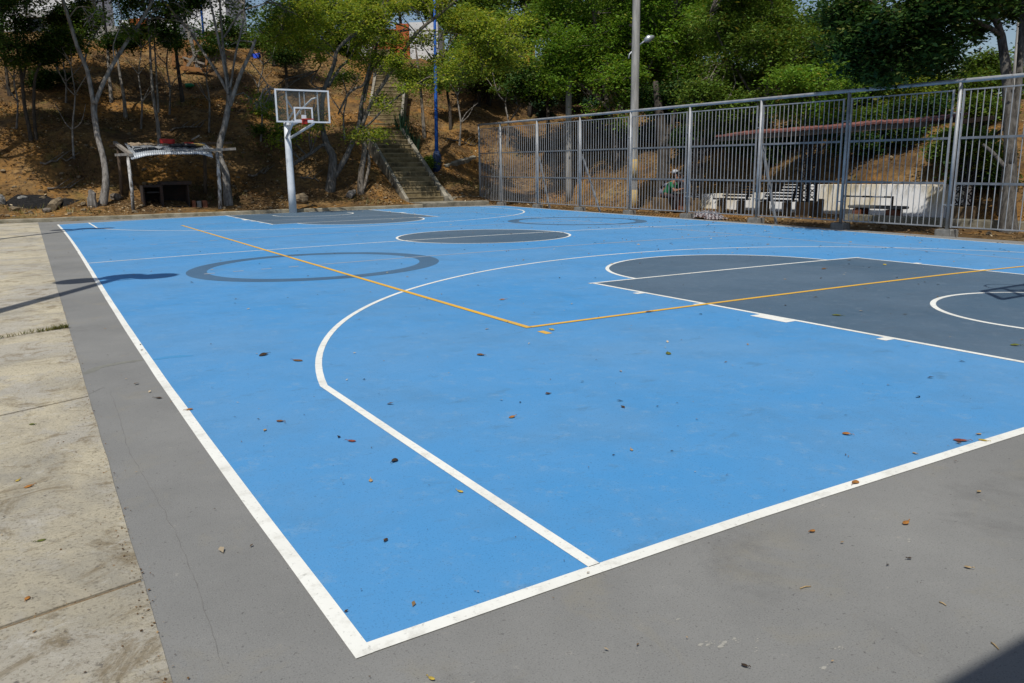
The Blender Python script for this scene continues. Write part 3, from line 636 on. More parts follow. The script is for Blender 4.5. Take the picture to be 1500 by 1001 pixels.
for i in range(len(post_y)-1):
    ya, yb = post_y[i]-0.085, post_y[i+1]+0.13; z0 = 0.16
    za, zb = ftop(ya)-0.15, ftop(yb)-0.15
    nb = 18 if i else 12; pm = MB()
    for k in range(1, nb):
        y = ya+(yb-ya)*k/nb; pm.tube([fp(y, z0+0.02), fp(y, ftop(y)-0.17)], 0.0098, 6, False)
    pan = pm.build('bar_panel', 'fence', fence, True)
    fm = MB(); w = 0.031
    fm.bar(fp(ya, z0), fp(ya, za), w, w); fm.bar(fp(yb, z0), fp(yb, zb), w, w)
    fm.bar(fp(ya-0.023, za-0.02), fp(yb+0.023, zb-0.02), w-0.006, w-0.006); fm.bar(fp(ya-0.023, z0+0.02), fp(yb+0.023, z0+0.02), w-0.006, w-0.006)
    for yy, s in ((ya, 1), (yb, -1)):
        for z in (0.6, 2.35): fm.bar(fp(yy, z), fp(yy+s*0.08, z), 0.02, 0.02)
    fm.build('frame', 'fence', pan)
    for q in (1.02, 1.88):
        MB().bar(fp(ya-0.02, q*za/2.79, -0.014), fp(yb+0.02, q*zb/2.79, -0.014), 0.012, 0.045).build('rail', 'fence_dark', pan)
for px, pf in ((846, 874), (1106, 1134), (784, 800)):
    y = px_y(px); yf = px_y(pf); MB().bar(fp(y-0.05, 1.9, 0.06), fp(yf, -0.02, 0.06), 0.05, 0.05).build('brace', 'fence_dark', fence)

# ------------------------------------------------------------------ basketball hoops
def hoop(cx, ypole, yb, sg, zc, bw, bh, label, xp=None):
    xp = cx if xp is None else xp
    t = thing('basketball_hoop', (xp, ypole, 0), label, 'basketball hoop', 'basketball hoops at the two ends of the court')
    MB().tube([(xp, ypole, 0), (xp, ypole, 0.9), (xp, ypole, 2.2), (xp, ypole, zc-bh/2+0.12)], [0.14, 0.132, 0.12, 0.105], 20).build('pole', 'white_steel', t, True)
    def L(x, z, o=0.0): return Vector((cx+x, yb+o*sg, zc+z))
    hw, hh, w = bw/2, bh/2, 0.05
    brd = MB().box((cx, yb, zc), (bw-0.06, 0.012, bh-0.06)).build('backboard', 'acrylic', t)
    f = MB(); f.box(L(0, hh-w/2), (bw, w, w)); f.box(L(0, -hh+w/2), (bw, w, w)); f.box(L(-hw+w/2, 0), (w, w, bh-2*w)); f.box(L(hw-w/2, 0), (w, w, bh-2*w))
    f.build('frame', 'white_steel', brd)
    q = MB()
    for x in (-0.53, 0.53): q.box(L(x, 0, -0.03), (0.045, 0.03, bh-2*w))
    for x in (-0.09, 0.07): q.box(L(x, 0.10, -0.03), (0.03, 0.03, bh-0.35))
    q.build('brace_bar', 'white_steel', brd)
    s = MB(); sw, s0, s1 = 0.30, -0.49, -0.03
    s.box(L(-sw, (s0+s1)/2, 0.010), (0.05, 0.006, s1-s0)); s.box(L(sw, (s0+s1)/2, 0.010), (0.05, 0.006, s1-s0)); s.box(L(0, s1-0.025, 0.010), (2*sw-0.052, 0.006, 0.05)); s.box(L(0, s0+0.025, 0.010), (2*sw-0.052, 0.006, 0.05))
    s.build('target_square', 'white_steel', brd)
    r = MB(); rz = -0.45; n = 28
    rc = L(0, rz, 0.40)
    r.tube([rc+Vector((0.225*math.cos(2*math.pi*i/n), 0.225*math.sin(2*math.pi*i/n), 0)) for i in range(n+1)], 0.010, 8, False)
    r.build('rim', 'red_steel', t, True)
    p = MB(); p.box(L(0, rz-0.06, 0.10), (0.16, 0.15, 0.18), bev=0.01); p.bar(L(-0.06, rz, 0.17), L(-0.1, rz, 0.22), 0.02); p.bar(L(0.06, rz, 0.17), L(0.1, rz, 0.22), 0.02); p.build('rim_bracket', 'red_steel', t)
    MB().box(L(0, rz+0.10, 0.03), (0.16, 0.02, 0.13)).build('mount_plate', 'white_steel', t)
    pt = Vector((xp, ypole, zc-hh)); a = MB()
    for sx in (-1, 1): a.tube([pt+Vector((sx*0.06, 0, -0.45)), L(sx*0.36, -hh-0.02, -0.12), L(sx*0.38, -hh+0.06, -0.05)], 0.045, 12)
    a.build('lower_arm', 'white_steel', t, True)
    a = MB()
    for sx in (-1, 1): a.tube([pt+Vector((sx*0.1, 0, 0.0)), L(sx*0.1, -0.1, -0.75), L(sx*0.45, 0.28, -0.40), L(sx*0.53, 0.30, -0.06)], 0.032, 10)
    a.tube([pt+Vector((0, 0, -0.05)), L(0, -0.42, -0.06)], 0.05, 12)
    a.build('upper_arm', 'white_steel', t, True)
    return t
YB = 25.55
c0, c1 = ray(402, 130, Y=YB), ray(481.5, 133, Y=YB); b0, b1 = ray(405, 180, Y=YB), ray(483.5, 180, Y=YB)
cx = (c0.x+c1.x+b0.x+b1.x)/4; zc = (c0.z+c1.z+b0.z+b1.z)/4; bw = ((c1.x-c0.x)+(b1.x-b0.x))/2; bh = ((c0.z-b0.z)+(c1.z-b1.z))/2
ppole = ray(427, 306, Z=0.0); yp = 27.25
hoop(cx, yp, YB, -1, zc, bw, bh, 'white basketball hoop with clear backboard at the far end of the court', xp=ray(424.5, 243, Y=yp).x)
hoop(7.50, -0.5, 1.07, 1, zc-0.05, bw, bh, 'white basketball hoop beyond the right edge, known by its shadow on the near key')

# ------------------------------------------------------------------ lamp posts, poles
def utility_pole(pb, r0, r1, h, label, name='utility_pole'):
    t = thing(name, pb, label, 'utility pole')
    n = 8; MB().tube([(pb.x, pb.y, pb.z-0.3+(h+0.3)*i/n) for i in range(n+1)], [r0+(r1-r0)*i/n for i in range(n+1)], 18).build('pole', 'pole_concrete', t, True); return t
p = ray(927, 308, X=17.3); p.z = Hs(p.x, p.y)
up = utility_pole(p, 0.150, 0.118, 9.5, 'tall concrete pole with curved lamp arm and yellow painted base behind the fence')
MB().tube([(p.x, p.y, p.z-0.02), (p.x, p.y, p.z+0.72)], [0.155, 0.153], 18).build('painted_band', 'yellow_paint', up, True)
MB().tube([(p.x, p.y, p.z+1.05), (p.x, p.y, p.z+1.75)], [0.1515, 0.149], 18).build('painted_band', 'yellow_paint', up, True)
Dp = depth(p)-0.2
pts = [ray(x, y, D=Dp) for x, y in ((921, 86), (922, 80), (928, 74), (938, 65), (946, 59))]
arm = MB().tube(pts, 0.03, 8).build('lamp_arm', 'lamp_metal', up, True)
hd = [ray(x, y, D=Dp) for x, y in ((944, 60), (950, 57), (958, 54))]
MB().tube(hd, [0.06, 0.13, 0.05], 10).build('lamp_head', 'lamp_metal', arm, True)
for yy in (37, 65, 77, 114):
    q = ray(927, yy, D=depth(p)); MB().tube([q-Vector((0, 0, 0.025)), q+Vector((0, 0, 0.025))], 0.142, 18, False).build('clamp_band', 'iron', up, True)
p = ray(833, 296, X=20.0); p.z = Hs(p.x, p.y)
utility_pole(p, 0.15, 0.13, 6.6, 'shorter weathered pole standing behind the third fence panel')
p = hit(1466, 315); t = thing('leaning_pole', p, 'thin pale leaning pole behind the thick tree trunk at the right edge', 'pole')
MB().tube([p, ray(1478, 200, D=depth(p)), ray(1488, 106, D=depth(p)), ray(1494, 30, D=depth(p))], [0.085, 0.075, 0.07, 0.06], 10).build('pole', 'pole_concrete', t, True)
p = hit(640, 249); lp = thing('lamp_post', p, 'tall blue lamp post with thick navy base right of the staircase', 'lamp post'); DD = depth(p)
MB().tube([p-Vector((0, 0, 0.3)), ray(640, 228, D=DD), ray(639.5, 222, D=DD)], [0.20, 0.20, 0.12], 14).build('base_sleeve', 'navy_steel', lp, True)
MB().tube([ray(639.5, 223, D=DD), ray(638.5, 150, D=DD), ray(637, 40, D=DD), ray(635.5, -60, D=DD)], [0.085, 0.078, 0.065, 0.05], 12).build('pole', 'blue_steel', lp, True)
MB().rock(ray(635.5, -66, D=DD), (0.35, 0.35, 0.4), 3, 0.02).build('lamp_globe', 'lamp_metal', lp, True)
p = ray(299, 60, D=52); t = thing('flag_pole', (p.x, p.y, Hs(p.x, p.y)), 'thin blue pole beside the house at the top of the bank', 'pole')
MB().tube([(p.x, p.y, Hs(p.x, p.y)-0.2), (p.x, p.y, p.z+5)], 0.07, 10).build('pole', 'blue_steel', t, True)
def globe_lamp(b, top, label):
    t = thing('globe_lamp', b, label, 'street lamp', 'globe lamps along the left path')
    b, top = Vector(b), Vector(top); MB().tube([b, b.lerp(top, .5)+Vector((0, 0, .15)), top], [0.12, 0.10, 0.08], 12).build('post', 'fence', t, True)
    ax = Vector((0.93, -0.1, 0)); a = MB()
    for k in (-1, 1): a.tube([top-Vector((0, 0, .5)), top+ax*0.28*k-Vector((0, 0, .42)), top+ax*0.5*k-Vector((0, 0, .2))], 0.03, 8)
    a.build('arm', 'fence', t, True)
    for c in (top-ax*0.52, top+ax*0.52, top+Vector((0, 0.1, 0.22))):
        MB().rock(c, (0.56, 0.56, 0.58), 1, 0.0, 18, 12).build('globe', 'lamp_metal', t, True)
globe_lamp((-2.5, 5.5, 0), (0.25-SX*7, 10.1-SY*7, 7), 'three globe lamp post beside the path, the nearer one, leaning, known by its shadow')
globe_lamp((-2.7, 18.0, 0), (0.5-SX*7.2, 22.6-SY*7.2, 7.2), 'three globe lamp post beside the path, the farther one, leaning, known by its shadow')
# unseen roof added behind the camera: its eave throws the dark corner at the lower right
t = thing('unseen_roof', (8, -5.5, 0), 'flat roof on posts behind the near baseline, unseen, added to cast the corner shadow', 'shelter')
h = 4.2; ye = -1.05-SY*h; MB().box((8.7, ye-2.5, h+0.08), (24.0, 5.0, 0.16)).build('roof', 'asbestos', t)
for x in (3.0, 10, 18):
    for y in (ye-0.5, ye-4.5): MB().bar((x, y, -0.1), (x, y, h), 0.14).build('post', 'fence', t)

# ------------------------------------------------------------------ tin roofed shelter and barbecue
def xz(px, py, Y): return ray(px, py, Y=Y)
sh = thing('tin_shelter', xz(258, 308, 29.4), 'corrugated tin shelter on whitewashed posts over the sooty barbecue', 'shelter')
YF, YR = 28.55, 30.7
for name, top, bot, Y, r, mt in (('post', (187, 227), (195, 309), YF, 0.058, 'post_white'), ('post', (318, 223), (322, 303), YF, 0.065, 'post_white'), ('post', (172, 214), (178, 287), YR, 0.06, 'wood_brown'), ('post', (299, 213), (300, 287), YR, 0.065, 'wood_brown')):
    a, b = xz(*bot, Y), xz(*top, Y); a.z = Hs(a.x, a.y)-0.15
    MB().tube([a, a.lerp(b, 0.4)+Vector((0.02, 0, 0)), b], [r*1.05, r, r*0.95], 9, wob=0.12).build(name, mt, sh, True)
for a, b, Y0, Y1, r, mt in (((168, 226), (345, 217), YF, YF-0.1, 0.05, 'wood_grey'), ((160, 213), (340, 208), YR, YR, 0.05, 'wood_brown'), ((168, 208), (192, 226), YR+.3, YF-.3, 0.06, 'wood_grey'), ((300, 212), (324, 226), YR, YF-.2, 0.05, 'wood_grey')):
    MB().bar(xz(*a, Y0)-Vector((0, 0, 0.03)), xz(*b, Y1)-Vector((0, 0, 0.03)), r*2, r*1.7).build('beam', mt, sh)
front = [(192, 234), (200, 232), (215, 228), (235, 226), (260, 226), (285, 226), (300, 227), (312, 231)]
fx = [xz(a, b, YF-0.35) for a, b in front]; rA, rB = xz(182, 210, YR+0.2), xz(298, 209, YR+0.2)
def roofpt(u, w):   # u across 0..1, w front 0 -> back 1
    X = fx[0].x+(fx[-1].x-fx[0].x)*u; zf = float(np.interp(X, [p.x for p in fx], [p.z for p in fx]))
    bx = rA.x+(rB.x-rA.x)*u; bz = rA.z+(rB.z-rA.z)*u-0.05*math.sin(math.pi*u)
    droop = -0.10*(1-w)**3
    return Vector((X+(bx-X)*w, YF-0.35+(YR+0.55-YF)*w, zf+(bz-zf)*(w**0.5)+0.0*droop))
nu = 38*6; rows = []
for j in range(13):
    r = []
    for i in range(nu+1):
        p = roofpt(i/nu, j/12); p.z += 0.011*math.sin(2*math.pi*i/6)+0.02*mnoise.noise(Vector((i*0.03, j*0.4, 1))); r.append(p)
    rows.append(r)
tin = MB().sheet(rows).build('tin_roof', 'tin', sh, True)
sm = tin.modifiers.new('thick', 'SOLIDIFY'); sm.thickness = 0.004
def on_roof(px, py):
    best = None
    for i in range(41):
        for j in range(41):
            p = roofpt(i/40, j/40); q = proj(p); d = math.hypot(q[0]-px, q[1]-py)
            if best is None or d < best[0]: best = (d, p, i/40, j/40)
    return best[1], best[2], best[3]
def roof_item(name, px, py, label, cat, fn, mat):
    p, u, w = on_roof(px, py); t = MB(); fn(t, p+Vector((0, 0, 0.03))); o = t.build(name, mat, None, mat in ('tarp', 'bag'), org=p)
    return tag(o, label, cat)
slope = (roofpt(0.5, 0.9)-roofpt(0.5, 0.1)).normalized(); RX = Vector((1, 0, 0)); RN = RX.cross(slope).normalized()
def rot(a): return (RX*math.cos(a)+slope*math.sin(a), -RX*math.sin(a)+slope*math.cos(a), RN)
def patch(t, c, lx, ly, amp, ang, seed, th=0.015):
    A = rot(ang); g = []; n = 12
    for i in range(n+1):
        r = []
        for j in range(n+1):
            a, b = i/n-0.5, j/n-0.5; e = 1-0.15*mnoise.noise(Vector((a*3, b*3, seed)))
            r.append(c+A[0]*a*lx*e+A[1]*b*ly*e+RN*(amp*(0.5+mnoise.noise(Vector((a*5+seed, b*5, seed*2.0))))+0.02))
        g.append(r)
    t.sheet(g); t.sheet([[p-RN*th for p in r] for r in g])
roof_item('red_crate', 246, 211, 'faded red box lying on the tin shelter roof', 'crate', lambda t, c: t.box(c+RN*0.09, (0.50, 0.20, 0.17), rot(-0.55), bev=0.012), 'red_plastic')
roof_item('red_board', 277, 213, 'small flat red panel on the right of the tin roof', 'panel', lambda t, c: t.box(c+RN*0.04, (0.32, 0.16, 0.05), rot(-0.1), bev=0.008), 'red_plastic')
roof_item('cardboard_sheet', 208, 214, 'curled tan board lying on the left of the tin roof', 'board', lambda t, c: patch(t, c, 0.85, 0.8, 0.07, 0.1, 3), 'cardboard')
roof_item('plastic_sheet', 217, 219, 'crumpled grey plastic sheet near the left front of the tin roof', 'plastic sheet', lambda t, c: patch(t, c, 0.95, 0.5, 0.08, 0.15, 8), 'tarp')
roof_item('rubbish_bag', 258, 218, 'flattened black rubbish bag near the middle of the tin roof', 'bag', lambda t, c: t.rock(c+RN*0.06, (0.46, 0.35, 0.11), 4, 0.35), 'bag')
roof_item('rubbish_bag', 275, 218, 'lumpy black rubbish bag beside the yellowed board on the tin roof', 'bag', lambda t, c: t.rock(c+RN*0.07, (0.56, 0.4, 0.13), 9, 0.35), 'bag')
roof_item('wooden_board', 288, 215, 'yellowed wooden board at the right end of the tin roof', 'board', lambda t, c: t.box(c+RN*0.03, (0.42, 0.55, 0.04), rot(0.25)), 'wood_yellow')
roof_item('wooden_plank', 286, 209, 'short grey plank tilted up at the back of the tin roof', 'plank', lambda t, c: t.box(c+RN*0.12+Vector((0, 0, 0.05)), (0.34, 0.13, 0.05), (Vector((0.86, 0, 0.5)), Vector((0, 1, 0)), Vector((-0.5, 0, 0.86)))), 'wood_grey')
deb = MB(); r = random.Random(4)
for i in range(34):
    p = roofpt(r.uniform(0.3, 0.9), r.uniform(0.45, 0.95)); deb.rock(p+RN*0.03, (r.uniform(.03, .12), r.uniform(.03, .1), r.uniform(.02, .06)), i, 0.3, 7, 5)
tag(deb.build('rubble', 'stone'), 'scattered rubble lying on the tin roof', 'rubble', kind='stuff')

bq = thing('barbecue', xz(245, 306, 29.3), 'sooty brick barbecue with two open hearths under the tin shelter', 'barbecue')
Y0, Y1 = 29.0, 29.95
def blk(pxa, pya, pxb, pyb, name, mat='soot', y0=Y0, y1=Y1, par=None):
    a, b = xz(pxa, pya, y0), xz(pxb, pyb, y0); z0 = min(a.z, b.z); z1 = max(a.z, b.z)
    return bevel(MB().box(((a.x+b.x)/2, (y0+y1)/2, (z0+z1)/2), (abs(b.x-a.x), y1-y0, z1-z0)).build(name, mat, par or bq), 0.012)
blk(209, 273, 215, 310, 'pillar'); blk(234, 273, 242, 310, 'pillar', y0=Y0-0.03); blk(274, 269, 280, 310, 'pillar')
blk(215, 303, 234, 311, 'hearth_floor', y0=Y0+0.04); blk(242, 303, 274, 311, 'hearth_floor', y0=Y0+0.04)
blk(209, 271.5, 238, 274.5, 'lintel', y0=Y0-0.04, y1=Y1-0.02); blk(236, 266.5, 281, 270.5, 'top_slab', y0=Y0-0.06, y1=Y1+0.02)
blk(209, 271, 280, 310, 'back_wall', y0=Y1-0.14, y1=Y1-0.01)
blk(215, 281, 234, 283, 'grill_shelf', 'iron', y0=Y0+0.1, y1=Y1-0.16)
for i, (a, b, c, d, mt, lb) in enumerate(((281, 294, 288, 307, 'brick', 'reddish brick block touching the right side of the barbecue'), (288.3, 295, 296, 307, 'block', 'grey concrete block between two brick blocks right of the barbecue'), (296.5, 294, 305, 307, 'brick', 'reddish brick block farthest from the barbecue, near the white post'))):
    p0, p1 = xz(a, b, 28.95), xz(c, d, 28.95)
    o = MB().box(((p0.x+p1.x)/2, 29.1, (p0.z+p1.z)/2), (abs(p1.x-p0.x)-0.004, 0.3, abs(p0.z-p1.z)), bev=0.012).build('masonry_block', mt, org=((p0.x+p1.x)/2, 29.1, 0.2)); tag(o, lb, 'block', 'masonry blocks beside the barbecue')
# burnt patch, stones and logs
p = hit(58, 302)
ash = MB()
r = random.Random(2); n = 28; g = []
for i in range(n+1):
    row = []
    for j in range(13):
        a = 2*math.pi*i/n; q = j/12; rr = q*(1+0.25*mnoise.noise(Vector((math.cos(a)*1.5, math.sin(a)*1.5, 2))))
        x = p.x+1.3*rr*math.cos(a); y = p.y+0.65*rr*math.sin(a)+0.1
        row.append(Vector((x, y, Hs(x, y)-0.05+0.22*(1-q*q)+0.07*mnoise.noise(Vector((x*6, y*6, 0)))*(1.2-q))))
    g.append(row)
tag(ash.sheet(g).build('ash_heap', 'ash', smooth=False, org=p), 'black charred ash heap on the dirt behind the far left kerb', 'ash heap')
def stone(px, py, d, label, mat='stone', seed=1, ang=0.0, rough=0.25, sink=0.1):
    q = hit(px, py); o = MB().rock((q.x, q.y, q.z+d[2]*(0.5-sink)), d, seed, rough, 16, 10, ang).build('stone', mat, None, False, org=q); return tag(o, label, 'stone', 'loose stones at the foot of the bank')
stone(23, 309, (0.30, 0.22, 0.16), 'pale stone at the left front of the ash heap', seed=3)
stone(33, 294, (0.36, 0.26, 0.18), 'grey stone at the back left of the ash heap', 'block', seed=5)
stone(62, 291.5, (0.28, 0.18, 0.09), 'small flat pale stone behind the ash heap', 'stone', seed=6)
stone(441, 298, (0.62, 0.42, 0.42), 'squarish brown stone just right of the hoop pole', seed=12, rough=0.14)
stone(122, 301, (0.2, 0.16, 0.12), 'little stone left of the broken stump', seed=15)
stone(170, 293, (0.4, 0.32, 0.26), 'dark rounded stone between forked tree and shelter post', 'bark_mid', seed=16)
stone(2, 300, (0.26, 0.22, 0.36), 'upright grey stone at the left edge of the dirt', 'block', seed=18)
def log(a, b, r, label, mat='bark_mid', ra=None):
    p, q = hit(*a), hit(*b); p.z += r*0.8; q.z += r*0.8
    if ra: q.z += ra
    o = MB().tube([p, p.lerp(q, .35)+Vector((0, 0, 0.02)), p.lerp(q, .7), q], [r, r*1.05, r*.95, r*0.85], 10, wob=0.25).build('log', mat, None, False, org=p); return tag(o, label, 'log')
log((76, 309), (88, 298), 0.14, 'short thick log with pale end at the right of the ash heap', 'stone')
log((64, 313), (75, 311), 0.09, 'charred short log in front of the ash heap', 'bark_mid')
log((511, 291), (519, 285), 0.13, 'short pale log lying before the twin trunk trees', 'bark_pale')
q = hit(137, 302); o = MB().tube([q-Vector((0, 0, .2)), q+Vector((-0.02, 0, 0.25)), q+Vector((0.0, 0, 0.42)), q+Vector((-0.06, 0, 0.55))], [0.17, 0.13, 0.12, 0.05], 11, wob=0.4).build('tree_stump', 'bark_pale', None, False, org=q); tag(o, 'small broken stump leaning against the foot of the forked tree', 'stump')
# fallen green bottle on the slope
q = hit(278, 128); o = MB().tube([q+Vector((-0.2, 0, .08)), q+Vector((0.1, 0, .1)), q+Vector((0.17, 0, .1)), q+Vector((0.22, 0, .1))], [0.10, 0.10, 0.05, 0.04], 12).build('plastic_bottle', 'green_plastic', None, True, org=q); tag(o, 'discarded green plastic bottle on the slope below the wooden frame', 'bottle')

# ------------------------------------------------------------------ trees
def crown(parent, clumps, n, size, mat, name='crown', spread=0.24, flat=0.7, per=36, up=0.8):
    C = np.array(clumps, float); w = C[:, 3]**2; w /= w.sum(); k = max(4, n//per)
    idx = rng.choice(len(C), k, p=w); d = rng.normal(size=(k, 3)); d /= np.linalg.norm(d, axis=1, keepdims=True)
    rad = C[idx, 3]*rng.uniform(0, 1, k)**0.42
    sub = C[idx, :3]+d*rad[:, None]*np.array([1, 1, flat])
    ssz = rng.uniform(0.45, 1.5, k)
    P = np.repeat(sub, per, 0)+rng.normal(size=(k*per, 3))*np.array([1, 1, 0.55])*spread*np.repeat(ssz, per)[:, None]
    return quads(name, leaf_quads(P, size, up), mat, parent)
CLUMP = {}
def tree(label, base, limbs, ell, n, size=0.085, leaf='leaf_mid', bark='bark_mid', group='trees on the wooded bank', D=None, cat='tree', name='tree', twigs=True, spread=0.24, rs=0.72):
    """limbs: ([(px,py)..],[radius px..], depth drift); ell: (cx,cy,rx,ry,depth offset,depth half) crown masses"""
    b = hit(*base) if D is None else ray(*base, D=D)
    if D is not None: b.z = Hs(b.x, b.y)
    DB = depth(b); t = thing(name, b, label, cat, group)
    mb = MB(); ends = []
    for i, (pts, rad, dd) in enumerate(limbs):
        q = []; rr = []
        for j, (px, py) in enumerate(pts):
            D_ = DB+dd*j/max(1, len(pts)-1); q.append(ray(px, py, D=D_)); rr.append(rad[j]*D_/FPX*rs)
        if i == 0: q[0] = Vector((b.x, b.y, b.z-0.25)); rr[0] *= 1.15
        # smooth the polyline
        Q = []; R = []
        for j in range(len(q)-1):
            for s in range(3):
                u = s/3; p0, p1, p2, p3 = q[max(j-1, 0)], q[j], q[j+1], q[min(j+2, len(q)-1)]
                Q.append(0.5*((2*p1)+(p2-p0)*u+(2*p0-5*p1+4*p2-p3)*u*u+(3*p1-p0-3*p2+p3)*u**3)); R.append(rr[j]+(rr[j+1]-rr[j])*u)
        Q.append(q[-1]); R.append(rr[-1]); mb.tube(Q, R, 9 if max(R) > 0.06 else 6, True, 0.10); ends += Q[len(Q)//2:]
    cl = []
    for (cx, cy, rx, ry, dc, dh) in ell:
        k = max(4, int(rx*ry/300))
        for _ in range(k):
            a, r_ = random.uniform(0, 2*math.pi), math.sqrt(random.random()); x = cx+rx*0.8*r_*math.cos(a); y = cy+ry*0.8*r_*math.sin(a)
            D_ = DB+dc+random.uniform(-1, 1)*dh*math.sqrt(max(0.05, 1-r_*r_)); c = ray(x, y, D=D_); R = random.uniform(0.34, 0.58)*min(rx, ry)+6
            cl.append((c.x, c.y, c.z, R*D_/FPX))
    if twigs and ends:
        for c in cl:
            c_ = Vector(c[:3]); e_ = min(ends, key=lambda q: (q-c_).length)
            if (e_-c_).length < 5:
                m_ = e_.lerp(c_, 0.5)+Vector((random.uniform(-.2, .2), random.uniform(-.2, .2), random.uniform(0, .3)))
                mb.tube([e_, m_, c_], [0.028, 0.020, 0.010], 5, False)
                for _ in range(6):
                    f_ = c_+Vector((random.gauss(0, 1), random.gauss(0, 1), random.gauss(0, .6))).normalized()*c[3]*0.9
                    mb.tube([m_.lerp(c_, random.uniform(.2, 1)), c_.lerp(f_, .5)+Vector((0, 0, .05)), f_], [0.015, 0.011, 0.006], 4, False)
    mb.build('trunk', bark, t, True)
    if cl and n: crown(t, cl, int(n*2.2), size*1.2, leaf, spread=spread)
    return t
T = tree
T('tall pale tree forking low into a V, left of the tin shelter', (147, 300),
  [([(147, 300), (155, 270), (152, 235), (143, 200), (138, 168), (138, 148)], [9, 7, 6, 5.6, 5.6, 6.5], 0.2),
   ([(137, 152), (128, 105), (113, 68), (103, 35), (92, 0), (84, -40), (80, -110)], [4.6, 4.3, 4, 3.7, 3.3, 2.6, 1.2], -0.6),
   ([(139, 152), (152, 120), (168, 90), (190, 55), (210, 25), (228, -10), (245, -70)], [4.4, 4.2, 3.8, 3.4, 3, 2.5, 1.2], 0.8),
   ([(168, 88), (166, 66), (178, 30), (172, 0), (168, -50)], [1.6, 1.4, 1.2, 1, 0.6], -0.5),
   ([(100, 28), (112, 12), (125, 10), (140, 13)], [1.4, 1.2, 1, 0.5], -0.8), ([(94, 10), (80, 0), (66, -12)], [1.3, 1, 0.6], 0.4)],
  [(90, -75, 120, 56, 0, 3), (225, -80, 110, 60, 0.5, 3), (140, 32, 26, 9, -0.5, 1), (190, 45, 16, 10, 0.5, 1), (60, 6, 40, 10, 0, 2), (170, -12, 70, 16, 0, 2), (140, -130, 170, 60, -3, 3)], 22000, leaf='leaf_mid', bark='bark_pale')
T('pale many limbed tree rising from a thick old bole right of the tin shelter', (335, 301),
  [([(335, 301), (332, 272), (330, 252), (322, 232), (322, 212), (330, 180), (335, 150), (336, 132)], [9, 8, 7.5, 6.8, 6.6, 6, 5.6, 5], 0.3),
   ([(335, 138), (320, 110), (300, 80), (275, 42), (250, 14), (232, -8), (215, -50)], [3.4, 3, 2.7, 2.4, 2.1, 1.8, 0.9], 0.5),
   ([(334, 134), (327, 90), (320, 60), (312, 20), (305, -10), (300, -70)], [3.2, 3, 2.8, 2.4, 2, 1], -0.6),
   ([(336, 130), (330, 95), (326, 60), (323, 20), (320, -40)], [3, 2.8, 2.6, 2.3, 1.4], 0.7),
   ([(337, 130), (345, 80), (352, 50), (357, 25), (360, -30)], [2.4, 2.2, 2, 1.8, 1], -0.4),
   ([(337, 155), (350, 115), (360, 92), (368, 75), (374, 58)], [4.6, 4, 3.6, 3.3, 2.8], -0.8),
   ([(372, 62), (352, 60), (338, 66)], [1.6, 1.2, .6], 0.2),
   ([(328, 55), (345, 28), (358, 15), (380, 8), (402, -2)], [2.1, 1.9, 1.7, 1.4, 0.9], -0.5),
   ([(265, 32), (240, 28), (215, 26)], [1.3, 1.1, .6], 0.4), ([(286, 55), (284, 38), (290, 25)], [1.1, .9, .5], -.3),
   ([(366, 90), (382, 110), (392, 124), (405, 132)], [1.2, 1.1, 1, .6], -.5)],
  [(300, -75, 120, 60, 0, 3), (400, -50, 80, 45, -0.5, 2.5), (395, 12, 45, 26, 0, 2), (265, 10, 50, 18, 0, 2), (340, 5, 50, 16, 1, 2), (320, -130, 130, 60, -3, 3), (372, 150, 28, 10, 0, 1), (395, 160, 26, 8, 0, 1)], 17000, leaf='leaf_mid', bark='bark_pale')
T('dark twin trunked leaning tree directly behind the backboard', (482, 279),
  [([(482, 279), (487, 250), (487, 228), (479, 212), (472, 185), (472, 150), (476, 128), (489, 95), (496, 70), (526, 46), (550, 30), (560, 8), (575, -30)], [10, 9, 8.5, 7, 5, 4.6, 4.4, 4, 3.6, 3.2, 2.8, 1.8, .8], -0.8),
   ([(486, 264), (498, 246), (508, 228), (519, 203), (526, 183), (528, 165), (532, 140), (545, 90), (560, 40), (570, -10)], [6.5, 6, 5.6, 5.2, 5, 4.5, 3.6, 2.6, 2, 1], 0.6),
   ([(550, 31), (568, 32), (590, 38), (602, 44)], [2.6, 2.2, 1.8, 1.2], -.5),
   ([(480, 128), (490, 112), (499, 98), (511, 88), (520, 70)], [3, 2.8, 2.6, 2.4, 1.2], .5),
   ([(486, 220), (474, 212), (455, 225), (440, 234), (430, 241)], [3.2, 3.2, 3.6, 3.8, 4], -1.2),
   ([(494, 90), (486, 70), (470, 55), (440, 25), (410, 5)], [1.5, 1.3, 1.1, .9, .5], -.8), ([(470, 130), (455, 120), (470, 95), (466, 78)], [1.6, 1.4, 1.2, .8], 1.2),
   ([(508, 80), (512, 62), (505, 40)], [1.4, 1, .6], -.4)],
  [(430, 35, 55, 38, -.4, 1.6), (500, 25, 80, 34, -.4, 2), (470, 70, 50, 22, 0, 1.5), (555, 60, 40, 22, 0, 1.5), (530, -40, 110, 24, .8, 1.5), (440, 188, 40, 8, -1, 1), (460, 172, 24, 8, -.6, .8), (398, 145, 26, 12, .5, 1), (425, 205, 40, 5, -1, .8)], 11500, leaf='leaf_yellow', bark='bark_grey', size=0.08)
